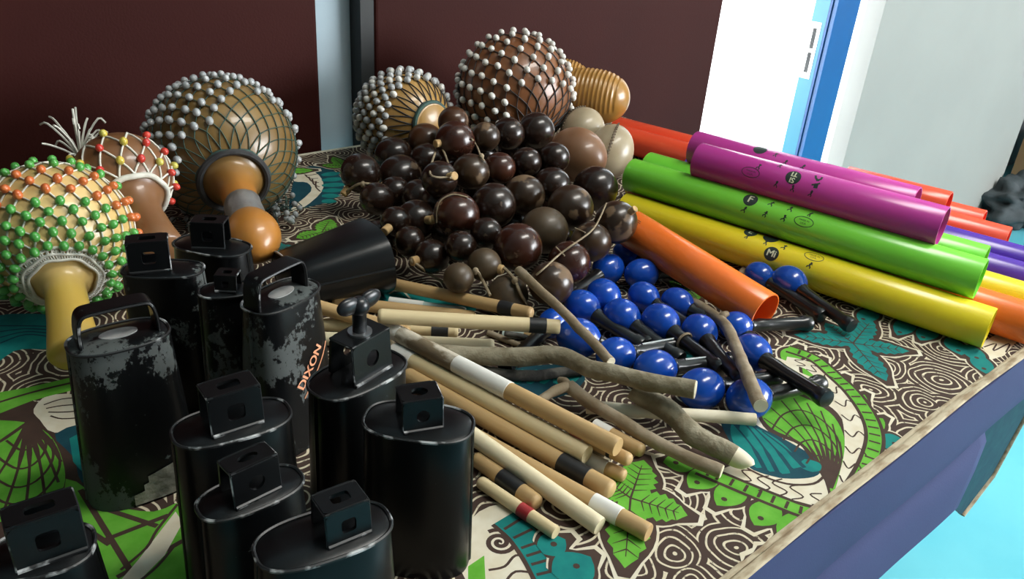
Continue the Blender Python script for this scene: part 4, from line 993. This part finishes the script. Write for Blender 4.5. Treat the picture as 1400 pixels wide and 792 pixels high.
def stick(p0, p1, wpx, m, label, bands=(), round0=True, round1=True, group=None, taper=1.0):
    (a, b), r = settle([p0, p1], wpx); d = b - a; L = d.length
    e = empty('rhythm_stick', frame(a, d, (0, 0, 1)), label, 'stick', group)
    def cap(end, rd, r):
        return [(r, .0035), (r * .92, .0014), (r * .7, .0003), (0, 0)] if rd else [(r, .0008), (r * .94, 0), (0, 0)]
    r1 = r * taper
    prof = [(q, z) for q, z in reversed(cap(0, round0, r))] + [(r + (r1 - r) * u, .004 + (L - .008) * u) for u in np.linspace(0, 1, 8)] + [(q, L - z) for q, z in cap(1, round1, r1)]
    MB().add(*lathe(prof, 24)).obj('shaft', W[m], e, True, 50)
    for s0, s1, bm in bands:
        ra = (r + (r1 - r) * s0) + .0004; rb_ = (r + (r1 - r) * s1) + .0004
        MB().add(*lathe([(ra - .0005, L * s0), (ra, L * s0 + .0002)] + [(ra + (rb_ - ra) * u, L * (s0 + (s1 - s0) * u)) for u in (.2, .5, .8)] + [(rb_, L * s1 - .0002), (rb_ - .0005, L * s1)], 24)).obj('painted_section' if bm in ('white', 'bark', 'tealp') else 'tape_band', W[bm], e, True, 50)
    return e
# bottom sticks first
stick((532,412),(637,426),12,'tealp','thin stick painted white and pale teal beside the tip of the tan sticks',[(.0,.45,'white')])
stick((687,457),(746,461),9,'tan','thin stick half painted pale teal behind the grey branch',[(.0,.5,'tealp')])
stick((455,413),(650,434),18,'tan','tan rhythm stick with worn pale end behind the wing bolt',[])
stick((440,444),(627,453),18,'pale','pale rhythm stick with black tape near its end, pointing at the branches',[(.80,.925,'black')])
stick((430,418),(560,456),19,'tan','tan rhythm stick leaving from behind the bell with orange lettering')
stick((442,463),(676,473),19,'cream','chunky cream stick with a rough end, beside the blackened branch',[],False,True)
stick((812,582),(880,618),20,'tan','short tan stick end under the white painted stick',[(.0,.35,'white')])
stick((780,588),(830,627),19,'grey','grey stick end with a red tape band',[(.1,.4,'red')],True,False)
stick((800,600),(862,630),19,'tan','tan stick with rounded end and black band under the long pale stick',[(.55,.63,'black')])
stick((790,622),(855,652),20,'tan','tan stick with a white band and rounded tip',[(.1,.62,'white')])
stick((655,658),(760,729),19,'pale','thin pale rhythm stick with a red tape band, outermost of the pile',[(.55,.69,'red')],True,False)
stick((650,626),(736,690),24,'tan','tan rhythm stick with wide black tape and rounded tip',[(.42,.74,'black')])
stick((640,592),(887,729),25,'tan','tan rhythm stick with a wide white tape band near its blunt end',[(.72,.86,'white')],True,False)
stick((555,512),(838,672),25,'tan','long tan rhythm stick with a black band before its rounded tip',[(.78,.90,'black')])
stick((538,480),(803,622),25,'pale','long pale yellow rhythm stick with a white painted start',[(.0,.12,'white')],True,False)
stick((600,563),(820,720),25,'cream','plain cream rhythm stick with a cleanly cut end',[],True,False)
stick((524,446),(845,612),24,'tan','long stick painted white with a bark-brown section, tan at its end',[(.0,.09,'white'),(.09,.36,'bark'),(.36,.59,'white')],True,False)
stick((516,432),(765,447),19,'pale','pale rhythm stick with black tape pointing at the blue maracas',[(.83,.925,'black')],True,False)
stick((530,387),(728,429),17,'tan','tan rhythm stick with black tape at the foot of the seed shaker heap',[(.79,.88,'black')])
bark = mat('branch_bark', (.20, .165, .10), .85, c2=(.34, .30, .21), vscale=55, lo=.4, hi=.62, bump=(140, .9))
bark2 = mat('branch_bark_dark', (.045, .042, .038), .85, c2=(.13, .12, .10), vscale=50, lo=.5, hi=.62, bump=(140, .9))
bark3 = mat('branch_brown', (.23, .17, .10), .7, c2=(.36, .29, .20), vscale=45, lo=.4, hi=.65, bump=(120, .6))
peeled = mat('branch_peeled', (.76, .66, .45), .6, c2=(.84, .76, .58), vscale=40, stretch=(.3, 1, 1), bump=(90, .3))
def branch(pts, wpx, m, label, forks=(), tip=None, taper=.85, group=None, maxz=.05):
    w, r = settle(pts, wpx, maxz)
    e = empty('branch', Matrix.Translation(w[0]), label, 'branch', group)
    path = catmull(w, 6); n = len(path)
    for i in range(1, n - 1): path[i] = path[i] + Vector((noise.noise(path[i] * 60), noise.noise(path[i] * 60 + Vector((9, 0, 0))), noise.noise(path[i] * 60 + Vector((0, 9, 0))))) * r * .18
    rad = [r * (1 + (taper - 1) * i / (n - 1)) * (1 + .10 * noise.noise(path[i] * 90)) for i in range(n)]
    loc = [p - w[0] for p in path]
    k = n if tip is None else n - tip
    MB().add(*tube(loc[:k], rad[:k], 16)).obj('bark_stem', m, e, True, 60)
    d = (loc[-1] - loc[-2]).normalized()
    if tip is None:
        MB().add(*tube([loc[-1], loc[-1] + d * .0006], rad[-1] * .93, 16)).obj('cut_face', peeled, e, True, 40)
    else:
        MB().add(*tube(loc[k - 1:], [rad[k - 1] * (1 - .55 * ((i) / max(1, tip)) ** 1.5) for i in range(tip + 1)], 14)).obj('whittled_tip', peeled, e, True, 50)
    for (i0, px, py, zz, ww) in forks:
        tgt = P(px, py, max(.006, w[i0].z - TZ + zz)) - w[0]; s = w[i0] - w[0]
        MB().add(*tube(catmull([s, s * .5 + tgt * .5 + Vector((0, 0, .002)), tgt], 4), [r * ww] * 5 + [r * ww * .85] * 4, 12)).obj('side_twig', m, e, True, 60)
    return e
branch([(802,557),(883,563),(1032,574)], 19, peeled, 'peeled cream branch lying under the thick grey branch', taper=.95)
branch([(657,508),(721,514),(795,506)], 17, bark2, 'blackened branch curved beside the crooked grey branch')
branch([(867,533),(911,560),(948,594),(996,620),(1026,638)], 31, bark, 'thick grey bark branch with a whittled pale tip', tip=5, taper=.9)
branch([(778,528),(806,549),(851,577),(907,610),(986,645)], 20, bark3, 'straight grey-brown branch forked at one end', forks=[(0,738,548,0,.8),(0,765,520,.0,.6)], taper=.95)
branch([(667,455),(700,468),(730,482)], 9, bark3, 'thin brown twig in the tangle behind the grey branch')
branch([(690,456),(720,462),(738,474)], 8, bark2, 'thin dark twig in the tangle behind the grey branch', forks=[(1,745,470,0,.8)])
branch([(600,484),(701,489),(768,487),(818,508),(950,533)], 27, bark, 'long crooked grey bark branch with a cut end against a blue maraca', taper=.85)
branch([(709,370),(780,437),(835,495)], 13, bark3, 'slender smooth brown branch leaning from the seed shakers over the maracas', taper=.9)
branch([(946,412),(984,437),(1001,461),(1019,507),(1040,555)], 15, bark3, 'forked brown twig lying across the blue maracas', forks=[(1,994,430,.004,.8)], taper=1.1)
branch([(1022,360),(1016,370),(1006,380)], 9, bark3, 'short pale twig poking up behind the open orange tube')

# ================================================================== cowbells
def paint(name, wear, seed, worn=(.075, .085, .082)):
    m, nt, b = newmat(name); L = nt.links.new
    tc = N(nt, 'ShaderNodeTexCoord'); mp = N(nt, 'ShaderNodeMapping'); mp.inputs['Location'].default_value = (seed, seed * .7, 0); mp.inputs['Scale'].default_value = (1, 1, .7); L(tc.outputs['Object'], mp.inputs[0])
    big = N(nt, 'ShaderNodeTexNoise'); big.inputs['Scale'].default_value = 24; big.inputs['Detail'].default_value = 1; L(mp.outputs[0], big.inputs['Vector'])
    fine = N(nt, 'ShaderNodeTexNoise'); fine.inputs['Scale'].default_value = 230; fine.inputs['Detail'].default_value = 6; fine.inputs['Roughness'].default_value = .7; L(mp.outputs[0], fine.inputs['Vector'])
    mb = N(nt, 'ShaderNodeMapRange'); mb.inputs[1].default_value = .68 - wear * .25; mb.inputs[2].default_value = .80 - wear * .2; L(big.outputs[0], mb.inputs[0])
    ad = N(nt, 'ShaderNodeMath', operation='MULTIPLY_ADD'); ad.inputs[1].default_value = .30; L(mb.outputs[0], ad.inputs[0]); L(fine.outputs[0], ad.inputs[2])
    th = N(nt, 'ShaderNodeMapRange'); th.inputs[1].default_value = .70; th.inputs[2].default_value = .74; L(ad.outputs[0], th.inputs[0])
    mx = N(nt, 'ShaderNodeMix', data_type='RGBA'); mx.inputs[6].default_value = (.0035, .004, .0045, 1); b.inputs['Specular IOR Level'].default_value = .35; mx.inputs[7].default_value = c4(worn); L(th.outputs[0], mx.inputs[0]); L(mx.outputs[2], b.inputs['Base Color'])
    rr = N(nt, 'ShaderNodeMapRange'); rr.inputs[3].default_value = .30; rr.inputs[4].default_value = .6; L(th.outputs[0], rr.inputs[0]); L(rr.outputs[0], b.inputs['Roughness'])
    bp = N(nt, 'ShaderNodeBump'); bp.inputs['Strength'].default_value = .1; bp.inputs['Distance'].default_value = .0006; L(fine.outputs[0], bp.inputs['Height']); L(bp.outputs[0], b.inputs['Normal'])
    return m
rim_m = mat('bell_rim_chipped', (.010, .011, .012), .4, c2=(.42, .43, .43), vscale=75, lo=.53, hi=.62, detail=5)
blk_plain = paint('bell_bracket_black', .1, 4.0)
PAINT = {}
def sect(a, b, z, n=48, e=2.7):
    out = []
    for k in range(n):
        t = 2 * PI * k / n; c, s = math.cos(t), math.sin(t)
        out.append((a * math.copysign(abs(c) ** (2 / e), c), b * math.copysign(abs(s) ** (2 / e), s), z))
    return out
def bell_body(a1, b1, a2, b2, H, n=48):
    """mouth at z=0 (a2,b2), closed top at z=H (a1,b1)"""
    rings = []; w = .0016
    rings.append(sect(a2 - w, b2 - w, 0)); rings.append(sect(a2, b2, 0)); rings.append(sect(a2 * .998, b2 * .998, .0015))
    for u in (.25, .5, .75): rings.append(sect(a2 + (a1 - a2) * u, b2 + (b1 - b2) * u, H * u))
    rings.append(sect(a1, b1, H - .003)); rings.append(sect(a1 - .0006, b1 - .0006, H - .0008)); rings.append(sect(a1 - .0022, b1 - .0022, H))
    rings.append(sect(a1 * .6, b1 * .5, H + .0012)); rings.append(sect(a1 * .2, b1 * .15, H + .0015))
    v = [p for r in rings for p in r]; f = []
    for i in range(len(rings) - 1):
        for k in range(n): f.append((i * n + k, i * n + (k + 1) % n, (i + 1) * n + (k + 1) % n, (i + 1) * n + k))
    f.append(tuple((len(rings) - 1) * n + k for k in range(n)))
    o = len(v); ir = [sect(a2 - w, b2 - w, 0), sect(a1 - w, b1 - w, H - .004), sect(a1 * .2, b1 * .2, H - .003)]
    v += [p for r in ir for p in r]
    for i in range(2):
        for k in range(n): f.append((o + i * n + (k + 1) % n, o + i * n + k, o + (i + 1) * n + k, o + (i + 1) * n + (k + 1) % n))
    f.append(tuple(o + 2 * n + k for k in range(n - 1, -1, -1)))
    return v, f
def plate_hole(w, h, th, hole, n=24):
    """plate w x h in local xy, thickness th along z, hole = (rx, ry, exponent, cx, cy) or None"""
    if hole is None: return box(-w / 2, w / 2, -h / 2, h / 2, -th / 2, th / 2)
    rx, ry, ex, cx, cy = hole; v = []; f = []
    for z in (-th / 2, th / 2):
        for k in range(n):
            t = 2 * PI * k / n + PI / n; c, s = math.cos(t), math.sin(t)
            m_ = max(abs(c), abs(s)); v.append((w / 2 * c / m_, h / 2 * s / m_, z))
        for k in range(n):
            t = 2 * PI * k / n + PI / n; c, s = math.cos(t), math.sin(t)
            v.append((cx + rx * math.copysign(abs(c) ** (2 / ex), c), cy + ry * math.copysign(abs(s) ** (2 / ex), s), z))
    for k in range(n):
        k2 = (k + 1) % n
        f.append((2 * n + k, 2 * n + k2, 3 * n + k2, 3 * n + k)); f.append((k2, k, n + k, n + k2))
        f.append((k, k2, 2 * n + k2, 2 * n + k)); f.append((n + k2, n + k, 3 * n + k, 3 * n + k2))
    return v, f
def cowbell(lp, rp_, H, ratio, mouth, label, wear=.1, bracket='strap', byaw=0.0, bsize=1.0, boff=0.0, hole='square', seed=1.0, tophole=True, mouthb=None):
    a_ = P(*lp, H); b_ = P(*rp_, H); c = (a_ + b_) / 2; d = b_ - a_; a1 = d.length / 2; d.normalize()
    M = frame((c.x, c.y, TZ), (0, 0, 1), d)
    e = empty('cowbell', M, label, 'cowbell')
    b1 = a1 * ratio; a2 = a1 * mouth; b2 = b1 * (mouthb or mouth * 1.08)
    key = (round(wear, 2), seed)
    if key not in PAINT: PAINT[key] = paint('bell_paint', wear, seed)
    bell_parts(e, a1, b1, a2, b2, H, PAINT[key], bracket, byaw, bsize, boff, hole, tophole)
    return e, (a1, b1, a2, b2, H)
def bell_parts(e, a1, b1, a2, b2, H, pm, bracket, byaw, bsize, boff, hole, tophole):
    MB().add(*bell_body(a1, b1, a2, b2, H)).obj('bell_body', pm, e, True, 35)
    rr = sect(a1 + .0004, b1 + .0004, H - .0008, 64); MB().add(*tube([Vector(p) for p in rr] + [Vector(rr[0]), Vector(rr[1])], .0010, 6, False)).obj('rim', rim_m, e)
    for s in (-1, 1):
        MB().add(*tube([(s * (a2 - .0006), 0, .001), (s * (a1 - .0004), 0, H - .002)], .0016, 6)).obj('side_seam', pm, e)
    w = a1 * .85 * bsize; hh = a1 * .72 * bsize; dpt = b1 * 1.15; R = Matrix.Translation((boff, 0, H)) @ Matrix.Rotation(byaw, 4, 'Z')
    th = .0018
    if bracket == 'strap':
        m = MB(); top = dpt * .8
        sq = 4.5 if hole == 'square' else 2
        m.add(*plate_hole(w, top, th, (w * .22, top * .22, sq, 0, 0) if tophole else None), 0, R @ Matrix.Translation((0, 0, hh)))
        for s in (-1, 1):
            p0 = Vector((0, s * dpt * .5 * .98, .0005)); p1 = Vector((0, s * top * .5, hh)); dd = p1 - p0; L_ = dd.length
            yv = dd.normalized(); zv = Vector((1, 0, 0)).cross(yv)
            K = Matrix(((1, yv.x, zv.x, (p0.x + p1.x) / 2), (0, yv.y, zv.y, (p0.y + p1.y) / 2), (0, yv.z, zv.z, (p0.z + p1.z) / 2), (0, 0, 0, 1)))
            m.add(*plate_hole(w, L_ + th, th, (w * .17, w * .17, sq, 0, 0)), 0, R @ K)
            m.add(*tube([R @ Vector((-w / 2, s * top * .5, hh)), R @ Vector((w / 2, s * top * .5, hh))], th * .56, 10))
        br = m.obj('mounting_bracket', blk_plain, e, True, 30)
        MB().add(*tube([R @ Vector((-w / 2, -dpt * .5 - .0006, .0012)), R @ Vector((w / 2, -dpt * .5 - .0006, .0012))], .0011, 6)).obj('weld_bead', rim_m, br)
        for sx in (-1, 1):
            MB().add(*tube([R @ Vector((sx * w / 2, -dpt * .5, .001)), R @ Vector((sx * w / 2, -top * .5, hh)), R @ Vector((sx * w / 2, top * .5, hh))], .00075, 5)).obj('worn_edge', rim_m, br)
    elif bracket == 'loop':
        m = MB(); hw = a1 * .78; hz = a1 * .75; wd = b1 * .75
        pth = catmull([(-hw, 0, 0), (-hw * .98, 0, hz * .55), (-hw * .86, 0, hz * .93), (-hw * .5, 0, hz), (hw * .5, 0, hz), (hw * .86, 0, hz * .93), (hw * .98, 0, hz * .55), (hw, 0, 0)], 5)
        v = []; f = []
        for i, p in enumerate(pth):
            dd = (pth[min(i + 1, len(pth) - 1)] - pth[max(i - 1, 0)]).normalized(); nn = Vector((-dd.z, 0, dd.x)) * .0012
            for q in (p + nn, p - nn):
                for sy in (-1, 1): v.append((q.x, sy * wd / 2, q.z))
        for i in range(len(pth) - 1):
            o = 4 * i; f += [(o, o + 1, o + 5, o + 4), (o + 3, o + 2, o + 6, o + 7), (o + 1, o + 3, o + 7, o + 5), (o + 2, o, o + 4, o + 6)]
        f += [(0, 2, 3, 1), (len(v) - 4, len(v) - 3, len(v) - 1, len(v) - 2)]
        br = m.add(v, f, 0, R).obj('loop_handle', blk_plain, e, True, 35)
        MB().add(*tube([R @ Vector((p.x, -wd / 2, p.z)) for p in pth], .0009, 5)).obj('worn_edge', rim_m, br)
        vv, ff = lathe([(0, 0), (b1 * .42, 0), (b1 * .42, .0008), (0, .001)], 24)
        MB().add([(x * 1.5, y * .8, z + H + .0012) for x, y, z in vv], ff).obj('mounting_slot', mat('bell_slot_worn', (.25, .25, .24), .5, c2=(.35, .35, .34), vscale=70), e)
def bellpt(e, dims, fx, fz):       # point on the front face: fx in -1..1 along the long axis, fz 0..1 height
    a1, b1, a2, b2, H = dims; a = a2 + (a1 - a2) * fz; b = b2 + (b1 - b2) * fz; c = fx
    y = -b * (1 - abs(c) ** 2.7) ** (1 / 2.7); return Vector((a * c, y, H * fz))
B1, D1 = cowbell((92, 476), (228, 443), .112, .62, 1.25, 'worn black cowbell with a tall loop handle, beside the yellow gourd neck', 1.15, 'loop', 0, 1, 0, seed=1.3)
B2, D2 = cowbell((168, 366), (277, 367), .112, .55, 1.18, 'scuffed black cowbell with square bracket holes, standing before the green-beaded gourd', .85, 'strap', .25, 1.15, -.008, seed=2.1)
B3, D3 = cowbell((243, 326), (338, 343), .105, .55, 1.2, 'black cowbell with a strap bracket, standing before the taped-neck gourd', .2, 'strap', .3, .95, 0, seed=3.7)
B4, D4 = cowbell((272, 398), (345, 392), .108, .68, 1.2, 'narrow black cowbell with a grey worn face between two other bells', 1.0, 'strap', -.3, .95, .002, seed=5.2)
B5, D5 = cowbell((342, 425), (424, 382), .114, .60, 1.3, 'black cowbell with slanted orange lettering and a flat loop handle', .75, 'loop', 0, 1, -.004, seed=6.4)
B7, D7 = cowbell((431, 538), (543, 483), .103, .58, 1.08, 'matt black cowbell with a wing bolt on its bracket', .12, 'strap', .1, 1.15, .002, hole='round', seed=7.7, tophole=False)
B8, D8 = cowbell((500, 566), (646, 584), .100, .58, 1.08, 'clean glossy black cowbell standing beside the rhythm sticks', .0, 'strap', .45, .85, .0, hole='round', seed=8.8)
B9, D9 = cowbell((236, 597), (394, 556), .104, .55, 1.12, 'black cowbell with a chipped rim and a wide bracket, beside the bell with the sticker', .1, 'strap', .1, 1.05, .0, seed=9.1)
B10, D10 = cowbell((272, 700), (409, 645), .094, .52, 1.15, 'black cowbell with a round bracket hole and thick chipped weld, between two bells', .1, 'strap', .1, 1.1, .0, hole='round', seed=10.3)
B11, D11 = cowbell((350, 760), (530, 702), .098, .52, 1.15, 'black cowbell with a small square-holed bracket, nearest the long table edge', .15, 'strap', .1, .8, .008, seed=11.9)
B12, D12 = cowbell((-22, 768), (128, 738), .090, .72, 1.25, 'dark green-black cowbell with a big square bracket hole on the green print', .2, 'strap', .25, 1.5, .004, seed=12.2)
# wing bolt on B7
a1, b1 = D7[0], D7[1]; hh = a1 * .72 * 1.15; zt = D7[4] + hh
wb = MB(); M7 = Matrix.Translation((.002, 0, zt))
wb.add(*lathe([(0, -.006), (.0042, -.006), (.0042, .014), (.0052, .016), (.0052, .019), (0, .019)], 18), 0, M7)
MB().add(*lathe([(.0042, .0008), (.0072, .0008), (.0072, .0022), (.0042, .0022)], 20), 0, M7).obj('washer', mat('steel_washer', (.45, .46, .47), .3, .9, c2=(.35, .36, .36), vscale=70), B7)
bo = wb.obj('wing_bolt', mat('bolt_black', (.012, .012, .014), .3, c2=(.05, .05, .055), vscale=90, lo=.55, hi=.65), B7, True, 40)
wg = MB()
for s in (-1, 1):
    v, f = lathe(ellip(.0085, .0055, 12), 18); K = M7 @ Matrix.Translation((s * .0075, 0, .0205)) @ Matrix.Rotation(s * -.12, 4, 'Y') @ Matrix.Diagonal((1, .38, 1, 1)); wg.add(v, f, 0, K)
wg.add(*lathe(ellip(.0062, .006, 10), 16), 0, M7 @ Matrix.Translation((0, 0, .0185)))
wg.obj('wing', MATS['bolt_black'], bo, True, None)
# prints and stickers that follow a bell's skin
def proj(p):
    q = Vector(p) - cam.location; c = np.array([q.x, q.y, q.z]); c = c[0] * AX + c[1] * AY + c[2] * AZ
    return c[0] / c[2] * FPX + 700, c[1] / c[2] * FPX + 396
class Skin:
    def __init__(s, e, dims, n=400):
        s.e = e; s.a1, s.b1, s.a2, s.b2, s.H = dims; s.u = [sect(1, s.b2 / s.a2, 0, n)[k] for k in range(n)]; s.n = n
        am = (s.a1 + s.a2) / 2; s.arc = [0]
        for k in range(n): p, q = s.u[k], s.u[(k + 1) % n]; s.arc.append(s.arc[-1] + am * math.hypot(q[0] - p[0], q[1] - p[1]))
    def pt(s, arc, z, off):
        tot = s.arc[-1]; arc %= tot; k = int(np.searchsorted(s.arc, arc)) - 1; k = max(0, min(s.n - 1, k)); f = z / s.H
        a = s.a2 + (s.a1 - s.a2) * f; b = s.b2 + (s.b1 - s.b2) * f; n = s.n
        w = (arc - s.arc[k]) / max(1e-9, s.arc[k + 1] - s.arc[k]); p = s.u[k]; q = s.u[(k + 1) % n]; kb = s.b2 / s.a2
        x = (p[0] + (q[0] - p[0]) * w) * a; y = (p[1] + (q[1] - p[1]) * w) / kb * b
        tn = Vector((q[0] - p[0], q[1] - p[1], 0)).normalized(); nr = Vector((tn.y, -tn.x, 0))
        return Vector((x, y, z)) + nr * off, nr
    def find(s, px, py):
        best = (1e9, 0, 0)
        for arc in np.linspace(0, s.arc[-1], 160)[:-1]:
            for z in np.linspace(.05, .98, 40) * s.H:
                p, nr = s.pt(arc, z, 0); w = s.e.matrix_world @ p
                if (s.e.matrix_world.to_3x3() @ nr).dot(cam.location - w) < 0: continue
                x, y = proj(w); d = (x - px) ** 2 + (y - py) ** 2
                if d < best[0]: best = (d, arc, z)
        return best[1], best[2]
bpy.context.view_layer.update()
S5 = Skin(B5, D5); arc0, z0 = S5.find(425, 503)
let_m = mat('lettering_orange', (.80, .36, .20), .5, c2=(.75, .32, .17), vscale=80)
tv, tf = textmesh('DIXON', .0102); rot = .80; let = MB(); cs_, sn_ = math.cos(rot), math.sin(rot)
for dx in (-.0003, 0, .0003):
    let.add([S5.pt(arc0 + (x + dx) * cs_ - y * sn_, z0 + (x + dx) * sn_ + y * cs_, .0009)[0] for x, y, z in tv], tf)
let.obj('lettering', let_m, B5, False)
ln = MB(); ln.add(*tube([S5.pt(arc0 + x * cs_ + .0085 * sn_, z0 + x * sn_ - .0085 * cs_, .0007)[0] for x in np.linspace(-.021, .022, 14)], .00045, 5)); ln.obj('lettering_underline', let_m, B5)
S1 = Skin(B1, D1); arc1, z1 = S1.find(216, 668); stk = MB(); g = []; sl = .25
for iz in range(7):
    for ix in range(10):
        x = -.0135 + .027 * ix / 9; y = -.0135 + .027 * iz / 6
        g.append(S1.pt(arc1 + x, max(.002, z1 + y + x * sl), .0007 + .0006 * abs(noise.noise(Vector((ix * .7, iz * .7, 0)))))[0])
stk.add(g, [(iz * 10 + ix, iz * 10 + ix + 1, (iz + 1) * 10 + ix + 1, (iz + 1) * 10 + ix) for iz in range(6) for ix in range(9) if not (iz >= 4 and ix < 3 - (iz == 4)) and not (iz < 1 and ix == 0)]).obj('peeling_sticker', mat('sticker_grey', (.30, .29, .24), .8, c2=(.14, .14, .115), vscale=60, lo=.4, hi=.6, bump=(200, .6)), B1)
# bell lying on its side behind the bells
a_ = P(390, 381, .03); m_ = P(512, 348, .036); d = (m_ - a_)
e6 = empty('cowbell', frame(m_, a_ - m_, (0, 0, 1)) @ Matrix.Rotation(PI / 2 + .1, 4, 'Z'), 'black cowbell lying on its side between the taped gourd and the rhythm sticks', 'cowbell')
bell_parts(e6, .034, .022, .046, .034, d.length * 1.0, paint('bell_paint', .05, 14.0), 'strap', 0, .9, 0, 'square', True)
